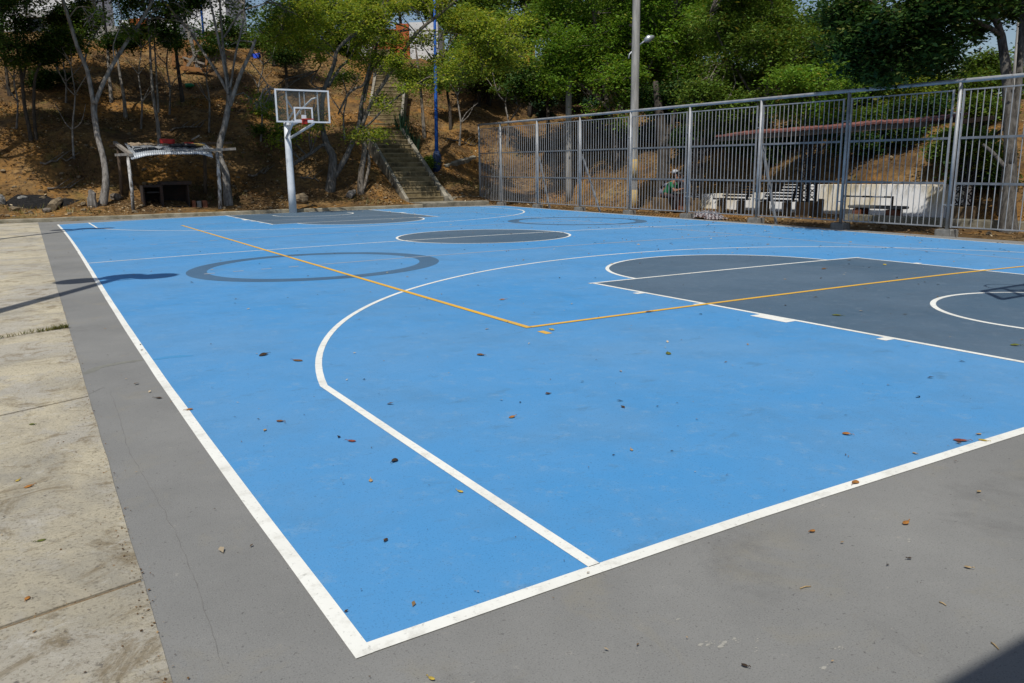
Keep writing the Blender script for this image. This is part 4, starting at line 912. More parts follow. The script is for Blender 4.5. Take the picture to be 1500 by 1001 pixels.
T('grey tree with spreading crooked limbs between backboard tree and staircase', (528, 283),
  [([(528, 283), (529, 255), (532, 236), (534, 215), (530, 195), (527, 182), (533, 160)], [7, 6, 5.6, 5.6, 5.4, 5, 4.4], 0.2),
   ([(533, 278), (538, 255), (541, 238), (538, 220)], [3, 3.2, 3.2, 3], .3),
   ([(530, 186), (540, 160), (550, 140), (562, 122), (577, 98), (590, 78), (605, 55), (622, 38), (640, 24), (668, 0), (690, -25)], [4, 3.8, 3.8, 3.8, 3.8, 3.6, 3.4, 3.2, 3.2, 3, 1.6], -1.5),
   ([(531, 190), (545, 178), (562, 160), (583, 142), (600, 130)], [2.2, 2.2, 2, 1.8, 1.2], -.8),
   ([(495, 168), (509, 140), (520, 130), (533, 124), (540, 100), (545, 90), (556, 84), (562, 70)], [1.8, 2.8, 2.8, 2.6, 2.2, 2, 1.6, .8], -.3),
   ([(604, 56), (615, 46), (640, 46), (670, 50), (700, 60)], [1.8, 1.6, 1.3, 1, .5], -1), ([(650, 18), (680, 25), (710, 35), (745, 30)], [1.5, 1.2, 1, .5], -1),
   ([(534, 150), (540, 120), (548, 95), (553, 60), (556, 20)], [2.2, 2, 1.8, 1.5, .8], .6)],
  [(600, 6, 60, 22, -1, 1.6), (692, 48, 48, 34, -1.2, 1.6), (720, 75, 60, 34, -1.2, 1.6), (735, 30, 60, 30, -1, 2), (660, -40, 100, 26, -.2, 1.5), (580, 95, 24, 12, -1, 1), (640, 108, 50, 16, -1, 1.2), (618, 56, 22, 9, -1, .8), (642, 84, 18, 9, -1, .8), (690, 100, 30, 16, -1, 1.2), (610, 130, 34, 9, -1, 1), (545, 200, 34, 7, -.5, .8), (560, 150, 26, 9, -.5, 1), (540, 85, 26, 14, 0, 1)], 18000, leaf='leaf_yellow', size=0.08)
# slim trees on the left slope
T('leafy tree just outside the left edge, its boughs shading the bank', (-70, 262), [([(-70, 262), (-66, 200), (-60, 120), (-50, 40), (-50, -60)], [8, 7, 6, 5, 3], 0), ([(-62, 150), (-30, 80), (0, 10), (20, -60)], [4, 3.5, 3, 1.5], -.5)], [(-60, 20, 70, 60, 0, 3), (-40, -70, 120, 70, -1, 3), (-10, -10, 20, 20, 0, 1)], 17000, leaf='leaf_dark', bark='bark_dark')
def slim(label, base, pts, rad, ell, n, leaf='leaf_dark', bark='bark_dark', **k): return T(label, base, [([base]+pts, rad, random.uniform(-.3, .5))], ell, n, leaf=leaf, bark=bark, **k)
slim('slender dark tree at the very left edge of the slope', (14, 140), [(10, 110), (6, 72), (2, 20), (0, -30)], [3.6, 3, 2.6, 2, 1], [(4, 60, 26, 14, 0, 1.5), (0, 10, 20, 20, 0, 2), (4, -70, 80, 44, -1, 2.5)], 11000)
T('dark tree with two stems near the left edge, below the grey house', (46, 208), [([(46, 208), (42, 185), (36, 155), (32, 115), (27, 85), (22, 40), (18, -20)], [4, 3.6, 3.4, 3.4, 2.6, 2, 1], .2), ([(33, 120), (38, 90), (34, 60), (40, 10)], [2.4, 2.2, 1.8, 1], .6)], [(30, 45, 24, 24, 0, 1.5), (35, 74, 36, 13, -.3, 1), (25, -25, 50, 26, 0, 2), (30, -70, 80, 44, -1, 2.5)], 12500, leaf='leaf_dark', bark='bark_dark')
T('dark bent tree with a leafy collar next to the two stemmed tree', (53, 206), [([(53, 206), (50, 170), (50, 128), (54, 105), (61, 88), (66, 60)], [3.4, 3, 3, 2.8, 2, 1], -.2)], [(62, 76, 26, 13, 0, 1), (80, 66, 18, 13, 0, 1)], 4000, leaf='leaf_dark', bark='bark_dark')
slim('thin dark tree behind the collared tree, below the house window', (84, 112), [(83, 85), (80, 60), (76, 20)], [2.6, 2.2, 1.8, 1], [(90, 62, 22, 12, 0, 1), (95, 25, 24, 16, 0, 1)], 3000)
T('straight grey tree just right of the V shaped tree', (163, 150), [([(163, 150), (160, 110), (157, 60), (152, 20), (150, -30)], [3.8, 3, 2.7, 2.2, 1.2], .3), ([(124, 95), (128, 70), (136, 55), (145, 42)], [2, 1.8, 1.5, 1], 2.0)], [(150, 0, 44, 18, 1, 2), (122, 26, 24, 14, 2, 1.5), (150, -70, 80, 44, -1, 2.5)], 11500, leaf='leaf_dark', bark='bark_pale')
slim('short pale stem below the terracotta wall, cut at half height', (184, 172), [(181, 140), (176, 112), (172, 85), (166, 60)], [4.2, 3.2, 2.6, 2.2, 1.4], [(172, 62, 28, 14, 0, 1)], 2600, bark='bark_pale')
T('pale twin stemmed tree behind the tin shelter', (234, 212), [([(234, 212), (230, 175), (224, 140), (221, 100), (219, 60), (215, 20)], [4, 3.4, 3, 2.6, 2.2, 1.2], .2), ([(232, 165), (230, 130), (228, 90), (226, 55), (230, 20)], [2.4, 2.2, 1.8, 1.4, .8], .7)], [(200, 12, 34, 16, 0, 1.5), (238, 26, 30, 20, .5, 1.5), (250, 50, 20, 12, 0, 1), (200, -70, 80, 44, -1, 2.5)], 11500, leaf='leaf_dark', bark='bark_pale')
slim('dark straight tree left of the wooden frame', (268, 150), [(264, 125), (259, 85), (256, 45), (252, 10)], [4.6, 3.8, 3.2, 2.8, 1.6], [(250, 16, 30, 18, 0, 1.5), (285, -6, 40, 20, 0, 1.5), (250, -70, 80, 44, -1, 2.5)], 11000)
slim('thick pale leaning trunk crossing in front of the wooden frame', (291, 104), [(284, 75), (275, 45), (268, 15), (262, -15)], [4.4, 4, 3.6, 3.2, 2.4], [(270, -20, 60, 26, 0, 1.5)], 5000, bark='bark_pale')
slim('dark slender tree above the left post of the backboard', (421, 140), [(419, 105), (415, 70), (412, 30)], [3.4, 2.8, 2.4, 1.2], [(420, 70, 26, 26, .5, 1.5), (425, 35, 36, 26, 1, 1.5)], 8000)
slim('mottled slim tree right of the upper stairs', (622, 200), [(619, 165), (616, 130), (612, 95), (608, 60)], [4, 3.2, 2.8, 2.2, 1.2], [(600, 112, 20, 8, 0, 1.0), (632, 116, 26, 10, 0, 1.2)], 3000, leaf='leaf_mid', bark='bark_mid')
slim('small dark tree close behind the blue lamp post', (660, 188), [(659, 160), (655, 130), (662, 95)], [3.6, 3, 2.6, 1.4], [(665, 110, 36, 24, 0, 1.2), (690, 90, 34, 24, .5, 1.5)], 8000, leaf='leaf_mid')
slim('bushy dark tree on the slope left of the fence end', (716, 155), [(716, 130), (714, 100), (712, 60), (716, 20)], [5, 4, 3.4, 2.6, 1.4], [(716, 105, 34, 34, 0, 1.5), (700, 60, 50, 36, .5, 2), (745, 100, 24, 26, .5, 1)], 13000)
T('crooked twin trunk tree on the slope above the fence corner', (757, 152), [([(757, 152), (753, 135), (750, 118), (745, 100), (752, 80)], [3.2, 2.6, 2.4, 2, 1], .2), ([(766, 146), (768, 132), (775, 118), (770, 100)], [2.8, 2.6, 2, 1], .3)], [(760, 75, 34, 20, .5, 1.2), (790, 95, 34, 24, .5, 1.2)], 6500, leaf='leaf_dark', bark='bark_pale')
# big greens behind the fence
T('broad bright green tree spreading above the middle of the fence', (905, 245), [([(905, 245), (900, 200), (890, 150), (880, 90), (870, 20), (865, -60)], [7, 6, 5.5, 5, 4, 2], 0), ([(898, 190), (930, 140), (960, 80), (990, 20)], [4, 3.5, 3, 1.5], -.5), ([(892, 160), (860, 130), (830, 110), (800, 60)], [3.5, 3, 2.5, 1.2], -.5)],
  [(840, 50, 80, 60, 0, 2.4), (930, 45, 90, 60, 0, 2.6), (870, 120, 80, 46, -.5, 2), (970, 120, 60, 46, 0, 2), (1010, 40, 60, 50, 0, 2.4), (820, 125, 36, 26, -1, 1.2), (910, -60, 150, 60, 0, 3), (905, 165, 60, 24, -.5, 1.5)], 52000, leaf='leaf_bright', size=0.095)
T('fine leaved dull green tree right of the tall concrete pole', (1112, 230), [([(1112, 230), (1118, 180), (1125, 120), (1130, 60), (1130, -20)], [6, 5, 4.6, 4, 2], 0), ([(1120, 170), (1090, 120), (1060, 70), (1040, 20)], [3, 2.6, 2.2, 1], -.4), ([(1122, 150), (1160, 110), (1200, 70)], [3, 2.4, 1], -.4)],
  [(1090, 50, 80, 56, 0, 2.2), (1170, 60, 80, 56, 0, 2.2), (1070, 130, 70, 46, 0, 2), (1150, 130, 70, 40, 0, 2), (1230, 80, 56, 50, 0, 2), (1040, 165, 60, 30, 0, 1.6), (1130, -40, 130, 40, 0, 2.5)], 48000, leaf='leaf_mid', size=0.075, D=27)
T('thick dark trunk behind the seated people', (970, 302), [([(970, 302), (970, 270), (972, 235), (971, 205), (966, 165), (960, 120)], [14, 12.5, 12, 12, 9, 5], .3), ([(972, 215), (985, 180), (990, 150)], [6, 5, 3], .2)], [(965, 150, 50, 26, .5, 1.3)], 8000, leaf='leaf_dark', bark='bark_dark', D=depth(ray(970, 300, X=18.5)))
T('spreading small tree behind the red tiled roof', (1178, 205), [([(1178, 205), (1180, 170), (1170, 140), (1160, 112)], [4, 3.4, 2.6, 1.4], 0), ([(1180, 175), (1192, 135), (1215, 110)], [3, 2.4, 1.2], -.2), ([(1182, 172), (1205, 128), (1224, 104), (1230, 62)], [2.6, 2.2, 1.8, .8], .2)], [(1165, 125, 50, 20, 0, 1.4), (1235, 120, 40, 24, 0, 1.4), (1190, 165, 50, 16, .5, 1.2)], 9000, leaf='leaf_bright', bark='bark_dark', D=24, size=0.07)
T('big overhanging tree with grey forked trunk at the right edge', (1478, 347), [([(1478, 347), (1477, 300), (1480, 250), (1479, 180), (1476, 120), (1470, 75), (1466, 50)], [18, 14, 12, 11.5, 10.5, 9, 8], 0.2),
   ([(1466, 55), (1454, 43), (1440, 36), (1412, 26), (1380, 34), (1350, 45)], [5, 4.6, 4.2, 3.6, 2.8, 1.2], -1.0), ([(1467, 52), (1458, 30), (1440, 14), (1412, -2), (1380, -30), (1350, -80)], [7, 6.4, 6, 5.6, 4.6, 2], -.6),
   ([(1481, 240), (1490, 150), (1494, 100), (1497, 50), (1500, 0), (1505, -80)], [6.5, 6.5, 6.5, 6.5, 6, 4], .4), ([(1472, 245), (1455, 225), (1440, 212)], [5, 4, 3], .3)],
  [(1330, 40, 75, 44, -1.3, .9), (1400, -5, 90, 36, -1.3, .9), (1275, 70, 40, 50, -1.2, .8), (1240, 20, 40, 30, -.4, 1.2), (1365, 88, 26, 24, -.4, .7), (1425, 48, 18, 9, .3, .4), (1482, 12, 34, 18, .6, .6), (1310, 100, 40, 26, -.8, .7), (1420, -50, 90, 30, -1.3, .8), (1500, -60, 70, 40, -.6, .8)], 34000, leaf='leaf_dark', bark='bark_grey', size=0.075, spread=0.2, D=depth(ray(1478, 347, X=16.9)), cat='tree')
# hazier trees beyond, right
T('sunlit feathery tree far beyond the right fence, under the big overhang', (1340, 190), [([(1340, 190), (1340, 150), (1338, 110)], [4, 3.4, 2], 0)], [(1330, 125, 60, 36, 0, 3), (1290, 150, 40, 26, 0, 2), (1370, 140, 50, 26, 0, 2)], 15000, leaf='leaf_yellow', D=46, size=0.13, spread=.4)
T('open umbrella shaped tree on the skyline right of the overhang', (1432, 190), [([(1432, 190), (1433, 140), (1434, 90), (1436, 68)], [3.4, 2.8, 2, 1], 0), ([(1433, 120), (1410, 98), (1395, 92)], [2, 1.4, .8], 0), ([(1434, 105), (1455, 82), (1475, 78)], [2, 1.4, .8], 0)], [(1435, 92, 46, 14, 0, 2.4), (1410, 120, 46, 24, 0, 2.4), (1470, 115, 46, 30, 0, 2.4), (1440, 155, 80, 26, 0, 2)], 15000, leaf='leaf_mid', D=44, size=0.12, spread=.35)
# mass of trees behind, on the hilltop
far = [('dense dark tree on the hilltop behind the backboard', 440, 40, 60, 56, 50, 'leaf_mid'), ('dense dark tree behind the upper stairs', 520, 50, 56, 50, 53, 'leaf_mid'),
       ('shaded round tree above the terracotta house', 585, -5, 70, 36, 66, 'leaf_mid'), ('dark spreading tree behind the blue lamp top', 700, 20, 56, 50, 63, 'leaf_mid'),
       ('dark leafy tree left of the yellow house', 700, 95, 46, 40, 46, 'leaf_mid'), ('olive tree above the yellow house', 775, 20, 60, 40, 48, 'leaf_mid'),
       ('shady tree below the yellow house', 800, 115, 50, 40, 40, 'leaf_dark'), ('deep green tree behind the bright green crown', 880, 80, 70, 70, 42, 'leaf_mid'),
       ('dim tree behind the tall concrete pole', 960, 90, 80, 70, 40, 'leaf_mid'), ('dull tree on the crest left of the sky gap', 1060, 30, 80, 56, 44, 'leaf_mid'),
       ('low dense tree behind the fence rail, middle right', 1060, 140, 80, 50, 36, 'leaf_dark'), ('tree on the crest just under the small sky gap', 1170, 70, 80, 56, 42, 'leaf_mid'),
       ('shadowed tree above the red tiled roof', 1250, 120, 70, 56, 36, 'leaf_dark'), ('dense tree between red roof and big trunk', 1370, 190, 70, 40, 32, 'leaf_dark'),
       ('dark tree above the leaning pole foot', 1450, 210, 70, 46, 30, 'leaf_dark'), ('shaded tree in front of the grey house gable', 115, 35, 34, 34, 47, 'leaf_dark'),
       ('dark tree between house and wooden frame', 235, 62, 34, 34, 50, 'leaf_dark'), ('dark round tree behind the wooden frame', 330, 65, 40, 44, 48, 'leaf_dark'), ('hanging dark green tree left of the backboard top', 400, 38, 22, 26, 44, 'leaf_dark'), ('tree on the crest above the blue lamp post', 640, -14, 80, 36, 66, 'leaf_mid'), ('crest tree above the bright green crown', 860, -16, 90, 40, 50, 'leaf_mid'), ('crest tree behind the dull green crown', 1000, -10, 80, 44, 50, 'leaf_mid'), ('tall crest tree left of the sky gap', 1110, 10, 70, 44, 46, 'leaf_mid'), ('low dark trees seen between the red roof and the big trunk', 1320, 215, 60, 40, 30, 'leaf_dark')]
for lb, cx, cy, rx, ry, D, lf in far:
    b = ray(cx, cy+ry, D=D); gz_ = Hs(b.x, b.y); pb = proj((b.x, b.y, gz_))
    T(lb, (cx, pb[1]), [([(cx, pb[1]), (cx+3, (pb[1]+cy)/2), (cx-2, cy)], [4.5, 3.6, 2], 0)], [(cx, cy, rx, ry, 0, 3), (cx-rx*.5, cy+ry*.35, rx*.5, ry*.5, 0, 2), (cx+rx*.5, cy-ry*.2, rx*.5, ry*.6, 0, 2)], int(rx*ry*(3.4 if cx > 480 else 1.9)), leaf=lf, bark='bark_dark', D=D, size=0.0031*D, spread=0.007*D, group='trees behind on the hilltop')
# shrubs
def shrub(label, px, py, rx, ry, n, leaf='leaf_dark', size=0.08, D=None, name='shrub'):
    b = hit(px, py+ry*0.7) if D is None else ray(px, py+ry*.7, D=D); DB = depth(b); t = thing(name, b, label, 'shrub', 'shrubs on the bank')
    cl = []; mb = MB()
    for _ in range(max(4, int(rx*ry/160))):
        a, r_ = random.uniform(0, 6.28), math.sqrt(random.random()); D_ = DB+random.uniform(-.6, .6); c = ray(px+rx*.7*r_*math.cos(a), py+ry*.7*r_*math.sin(a), D=D_)
        cl.append((c.x, c.y, c.z, 0.42*min(rx, ry)*D_/FPX)); mb.tube([b-Vector((0, 0, .1)), b.lerp(c, .5)+Vector((random.uniform(-.1, .1), 0, .1)), c], [0.02, 0.014, 0.007], 5, False)
    mb.build('stem', 'bark_dark', t); crown(t, cl, int(n*1.8), size*1.15, leaf, 'foliage', 0.16); return t
shrub('dark leafy shrub on the left slope beside the bent tree', 74, 116, 26, 18, 5000)
shrub('blue green shrub above the corner of the fence', 800, 160, 40, 18, 6500, 'leaf_blue', 0.11)
shrub('blue green shrub behind the fence rail left of the short pole', 850, 150, 40, 20, 6500, 'leaf_blue', 0.11)
shrub('shrub right of the short pole, hanging over the bank', 885, 180, 36, 20, 5500, 'leaf_mid', 0.09)
shrub('dark shrub behind the fence right of the tall pole', 1020, 205, 50, 26, 9000, 'leaf_dark')
shrub('green shrub on the cut bank above the slatted benches', 1090, 205, 50, 24, 8000, 'leaf_mid')
shrub('dark shrub under the left end of the red roof', 1130, 225, 40, 22, 5000, 'leaf_dark')
shrub('dark shrub hanging over the bank above the white wall', 1260, 205, 70, 26, 10000, 'leaf_dark')
shrub('leafy shrub left of the big right hand trunk', 1425, 215, 36, 36, 8000, 'leaf_mid', D=19)
shrub('dense dark shrub on the bank at the far right', 1440, 250, 46, 40, 8000, 'leaf_dark')
shrub('dark shrub on the bank above the stone bench', 1330, 195, 60, 24, 9000, 'leaf_dark')
shrub('mid green shrub spreading above the right end of the white wall', 1390, 215, 46, 24, 7000, 'leaf_mid')
shrub('dark shrub above the middle lattice column', 1190, 195, 50, 20, 7000, 'leaf_dark')
shrub('dark shrub at the top of the bank behind the short pole', 930, 195, 50, 22, 7000, 'leaf_dark')
shrub('wide dark shrub behind the left end of the red roof', 1085, 172, 56, 22, 9000, 'leaf_dark')
shrub('wide green shrub over the middle of the red roof', 1270, 168, 60, 22, 9000, 'leaf_mid')
shrub('wide dark shrub over the right end of the red roof', 1350, 165, 56, 22, 9000, 'leaf_dark')
shrub('green shrub behind the big right hand trunk', 1445, 165, 50, 24, 9000, 'leaf_mid')
shrub('small pale shrub at the right foot of the staircase', 622, 236, 14, 9, 1800, 'leaf_mid')
shrub('low leafy shrub between the shelter tree and the backboard', 400, 190, 34, 16, 2600, 'leaf_mid')
shrub('small green shrub at the left of the backboard, low on the slope', 385, 163, 30, 10, 2000, 'leaf_yellow')
SAP = [('thin bare sapling between the two dark left stems and the V shaped tree', (108, 235), [(106, 190), (110, 140), (104, 95), (108, 60)]), ('thin bare sapling left of the V shaped tree, high on the slope', (95, 150), [(97, 120), (92, 85), (96, 50)]),
       ('thin crooked sapling right of the V, above the tin shelter', (205, 190), [(208, 150), (203, 110), (207, 70), (200, 35)]), ('bare sapling between the twin pale stems and the wooden frame', (247, 170), [(249, 130), (244, 95), (248, 55)]),
       ('thin bare sapling just left of the thick bole tree', (305, 195), [(307, 150), (302, 110), (310, 70)]), ('thin bare sapling between the many limbed tree and the backboard', (381, 205), [(384, 165), (378, 130), (386, 95), (380, 60)]),
       ('low forked sapling right of the backboard edge', (505, 205), [(503, 170), (508, 140), (500, 110)]), ('thin pale sapling beside the middle of the stairs, on their left', (545, 130), [(548, 105), (544, 80), (550, 55)]),
       ('thin bare sapling right of the blue lamp post', (672, 215), [(675, 180), (670, 140), (678, 105)]), ('thin leaning sapling near the left edge of the slope', (22, 190), [(26, 150), (20, 115), (24, 85)]),
       ('thin bare sapling behind the left fence panel, on the ochre bank', (742, 215), [(745, 180), (740, 150), (748, 125)])]
for lb, bs, ps in SAP:
    lim = [([bs]+ps, [2.2-.35*i for i in range(len(ps)+1)], .3)]
    for q in ps[:-1]:
        for _ in range(2): sx_ = random.choice((-1, 1)); lim.append(([q, (q[0]+sx_*random.uniform(8, 14), q[1]-random.uniform(10, 18)), (q[0]+sx_*random.uniform(16, 30), q[1]-random.uniform(26, 44))], [1.2, .8, .4], random.uniform(-.6, .6)))
    T(lb, bs, lim, [(ps[-1][0], ps[-1][1]+6, 22, 12, 0, .8)], 700, leaf='leaf_mid', bark='bark_pale', group='thin saplings on the wooded bank', name='sapling')
FB = [('long fallen branch on the slope above the wooden shelter beam', (250, 195), (300, 185)), ('fallen branch on the slope under the V shaped tree', (60, 245), (112, 236)), ('fallen forked branch right of the blue lamp post', (655, 205), (700, 212)),
      ('short fallen branch on the slope right of the shelter', (365, 262), (395, 250)), ('fallen branch near the foot of the backboard trees', (440, 262), (470, 268)), ('thin fallen branch behind the ash heap', (70, 280), (115, 272))]
for lb, a, b in FB:
    p, q = hit(*a), hit(*b); n_ = 7; pts = [p.lerp(q, i/n_)+Vector((0, random.uniform(-.12, .12), 0)) for i in range(n_+1)]
    for v_ in pts: v_.z = Hs(v_.x, v_.y)+.08
    mb = MB().tube(pts, [.045-.004*i for i in range(n_+1)], 6, True, .3)
    for k_ in (2, 4, 5): mb.tube([pts[k_], pts[k_]+Vector((.25, .2, .18)), pts[k_]+Vector((.5, .25, .34))], [.022, .015, .007], 5)
    tag(mb.build('fallen_branch', 'bark_mid', None, True, org=p), lb, 'branch', 'fallen branches on the bank')
n_ = 26000; x = rng.uniform(-8, 30, n_); y = rng.uniform(28.2, 44, n_); y = np.where(x > 20.5, rng.uniform(6, 34, n_), y)
k_ = (np.sin(x*1.1+1.7*np.sin(y*.9)+.5)+np.sin(y*1.6+x*.6) > 1.05) & ((np.abs(x-13.9) > 1.4) | (y > 42)); x = x[k_]; y = y[k_]; n_ = len(x)
z = H(x, y); a = rng.uniform(0, 6.28, n_); h_ = rng.uniform(.06, .22, n_); d_ = np.stack([np.cos(a), np.sin(a), 0*a], 1); P = np.stack([x, y, z-.01], 1); tip = P+d_*h_[:, None]*.6+np.array([0, 0, 1])*h_[:, None]; sd_ = np.stack([-d_[:, 1], d_[:, 0], 0*a], 1)*.012
tag(quads('grass', np.stack([P-sd_, P+sd_, tip+sd_*.3, tip-sd_*.3], 1), 'grass'), 'patches of dry grass and weeds on the wooded bank', 'grass', kind='stuff')
n_ = 2600; mbg = MB(); r = random.Random(8)
for i in range(n_//4):
    x_, y_ = (r.uniform(-8, 12.3), 28+abs(r.gauss(0, 4))) if i % 3 else (r.uniform(15.3, 24), r.uniform(5, 30)); s_ = r.choice((.03, .04, .05, .08, .13)); mbg.rock((x_, y_, Hs(x_, y_)+s_*.2), (s_*1.4, s_, s_*.8), i, .3, 6, 4)
tag(mbg.build('gravel', 'stone'), 'small loose stones strewn over the bank', 'gravel', kind='stuff')
# blade leaved plants along the stairs
for i, (px, py) in enumerate(((587, 186), (590, 196), (594, 204), (599, 212), (603, 220), (610, 226))):
    b = hit(px, py); t = thing('spiky_plant', b, ['uppermost spiky blade leaved plant along the right stair kerb', 'second spiky plant from the top along the stair kerb', 'third spiky plant from the top along the stair kerb', 'fourth spiky plant from the top along the stair kerb', 'fifth spiky plant from the top along the stair kerb', 'lowest spiky blade leaved plant along the stair kerb'][i], 'plant', 'spiky plants along the stairs')
    n = 26; a = rng.uniform(0, 6.28, n); rr = rng.uniform(0, .35, n); P = np.stack([b.x+rr*np.cos(a), b.y+rr*np.sin(a), np.full(n, b.z-0.1)], 1)
    tip = P+np.stack([.25*np.cos(a)*rng.uniform(0, 1, n), .25*np.sin(a)*rng.uniform(0, 1, n), rng.uniform(.5, 1.0, n)], 1); s = np.stack([-np.sin(a), np.cos(a), 0*a], 1)*0.035
    quads('blades', np.stack([P-s, P+s, tip+s*.25, tip-s*.25], 1), 'leaf_blue', t)

# leaf litter on the hill and dirt
def scatter(n, x0, x1, y0, y1, size, mat, name, label, dens=None):
    x = rng.uniform(x0, x1, n); y = rng.uniform(y0, y1, n); P = np.stack([x, y, H(x, y)+rng.uniform(.01, .06, n)], 1)
    if dens is not None: P = P[dens(x, y)]
    return tag(quads(name, leaf_quads(P, size, 1.2, .6), mat), label, 'leaves', kind='stuff')
scatter(110000, -10, 22, 27.9, 50, 0.075, 'litter', 'leaf_litter', 'dry leaf litter covering the wooded bank', lambda x, y: ((np.abs(x-13.8) > 1.2) | (y > 35)) & (np.sin(x*1.3+2*np.sin(y*.8))+np.sin(y*1.9+1.5*np.sin(x*.7)+1)+rng.normal(size=len(x))*.7 > 0.1))
scatter(16000, 15.2, 34, 4, 29, 0.06, 'litter', 'leaf_litter', 'dry leaf litter on the ground and bank behind the fence', lambda x, y: x > fence_x(y)+0.3)

# ------------------------------------------------------------------ hilltop houses
def house(label, boxes, loc, name='house'):
    t = thing(name, loc, label, 'house')
    for nm, (a, b, D, dpt, mt) in boxes:
        p, q = ray(*a, D=D), ray(*b, D=D); rt = Vector(M[0]); rt.z = 0; rt.normalize(); fw = Vector((-rt.y, rt.x, 0))
        w = (q-p).dot(rt); z0, z1 = min(p.z, q.z), max(p.z, q.z); c = (p+q)/2+fw*dpt/2; c.z = (z0+z1)/2
        MB().box(c, (abs(w), dpt, z1-z0), (rt, fw, Vector((0, 0, 1)))).build(nm, mt, t)
    return t
house('pale grey house with dark shuttered window at the top left', [('wall', ((-60, -60), (110, 84), 58, 6, 'house_white')), ('window', ((40, 25), (62, 54), 57.9, 0.3, 'window_dark')), ('eave', ((30, 16), (118, 24), 57.4, 1.0, 'house_grey'))], ray(30, 80, D=58))
house('low house with a grey sloping roof left of the terracotta wall', [('wall', ((96, 66), (178, 92), 54, 5, 'dark_base')), ('roof', ((96, 40), (180, 70), 53.6, 5.6, 'asbestos'))], ray(140, 90, D=54))
house('house with terracotta gable and dark doorway behind the slim trees', [('wall', ((176, 30), (262, 76), 56, 5, 'house_white')), ('gable', ((190, 28), (216, 54), 55.8, 0.4, 'house_orange')), ('doorway', ((203, 60), (222, 76), 55.8, 0.4, 'window_dark')), ('foundation', ((176, 74), (266, 94), 55.5, 5, 'dark_base'))], ray(220, 90, D=56))
house('white house glimpsed behind the thin blue pole', [('wall', ((262, -40), (330, 44), 62, 5, 'house_white'))], ray(290, 60, D=62))
house('dark open shed behind the person in blue', [('wall', ((352, 62), (424, 84), 54, 3, 'dark_base')), ('roof', ((346, 56), (430, 63), 53.5, 4, 'tile_red'))], ray(390, 84, D=54))
house('terracotta and white house at the head of the staircase', [('wall', ((580, 36), (600, 88), 58, 5, 'house_orange')), ('wall', ((553, 44), (580, 88), 58.2, 5, 'house_orange')), ('white_wing', ((600, 34), (642, 92), 57, 6, 'house_white')), ('plinth', ((553, 87), (600, 91), 57.6, 5, 'house_grey'))], ray(600, 90, D=58))
house('small white house with a low wall glimpsed through twigs behind the backboard tree', [('wall', ((490, 52), (545, 82), 60, 4, 'house_white')), ('brick_band', ((488, 54), (512, 60), 59.8, .2, 'house_orange'))], ray(515, 84, D=60))
house('grey and yellow house glimpsed above the fence corner', [('wall', ((734, 48), (764, 90), 54, 5, 'house_grey')), ('yellow_wing', ((764, 64), (784, 96), 53.5, 5, 'house_yellow'))], ray(755, 92, D=54))
# wooden frame at the top of the slope
b = hit(275, 104); wf = thing('timber_railing', b, 'orange timber railing frame with cross braces at the top of the slope', 'railing'); D = depth(b)
def wb(a, c, w, nm, mt='wood_orange', dd=0.0): MB().bar(ray(*a, D=D+dd), ray(*c, D=D+dd), w, w).build(nm, mt, wf)
for x, y0, y1 in ((254, 60, 96), (271, 62, 104), (286, 60, 100), (303, 62, 96)): wb((x, y0), (x, y1), .13, 'upright')
for y in (61, 69, 84): wb((252, y), (302, y-1), .10, 'crossrail', dd=.12)
wb((300, 60), (274, 98), .12, 'brace', 'wood_grey', -.14); wb((268, 84), (300, 94), .09, 'brace', 'wood_grey', -.14); wb((266, 100), (308, 104), .2, 'step_board', 'wood_orange', -.3)

# ------------------------------------------------------------------ picnic area behind the fence
ww = thing('white_retaining_wall', (19.95, 14.5, 0), 'low whitewashed retaining wall with yellow stains behind the fence', 'wall')
prof = [(21.5, 0.44), (19.4, 0.48), (17.6, 0.54), (15.6, 0.60), (15.55, 0.84), (12, 0.86), (9.7, 0.86)]
mb = MB(); g = []
for y, z in prof:
    g.append([Vector((19.78, y, -0.2)), Vector((19.80+.17*z, y, z-0.01)), Vector((19.83+.17*z, y, z)), Vector((20.28, y, z)), Vector((20.3, y, z-0.02)), Vector((20.3, y, -0.2))])
mb.sheet(g); mb.f += [tuple(range(5, -1, -1)), tuple((len(prof)-1)*6+i for i in range(6))]
wall_o = mb.build('wall', 'white_wall', ww)
gt = thing('mini_goal', (19.7, 12.3, 0), 'small black and white striped goal frame standing against the stained white wall', 'goal')
pa, pb_ = ray(1235, 289, X=19.66), ray(1308, 289, X=19.66); zt = 0.53; r = .025
for y, y2 in ((pa.y, pa.y-.26), (pb_.y+.26, pb_.y), (pa.y*.5+pb_.y*.5+.15, pa.y*.5+pb_.y*.5-.15)): MB().tube([(19.66, y, zt), (19.66, y2, zt)], r, 10).build('black_bar', 'black_paint', gt, True)
MB().tube([(19.66, pa.y-.2, zt), (19.66, pb_.y+.2, zt)], r-.003, 10).build('crossbar', 'white_steel', gt, True)
for y in (pa.y, pb_.y):
    MB().tube([(19.66, y, zt+r), (19.66, y, zt-.25)], r, 10).build('black_bar', 'black_paint', gt, True); MB().tube([(19.66, y, zt-.25), (19.66, y, -.02)], r-.002, 10).build('goal_post', 'white_steel', gt, True)
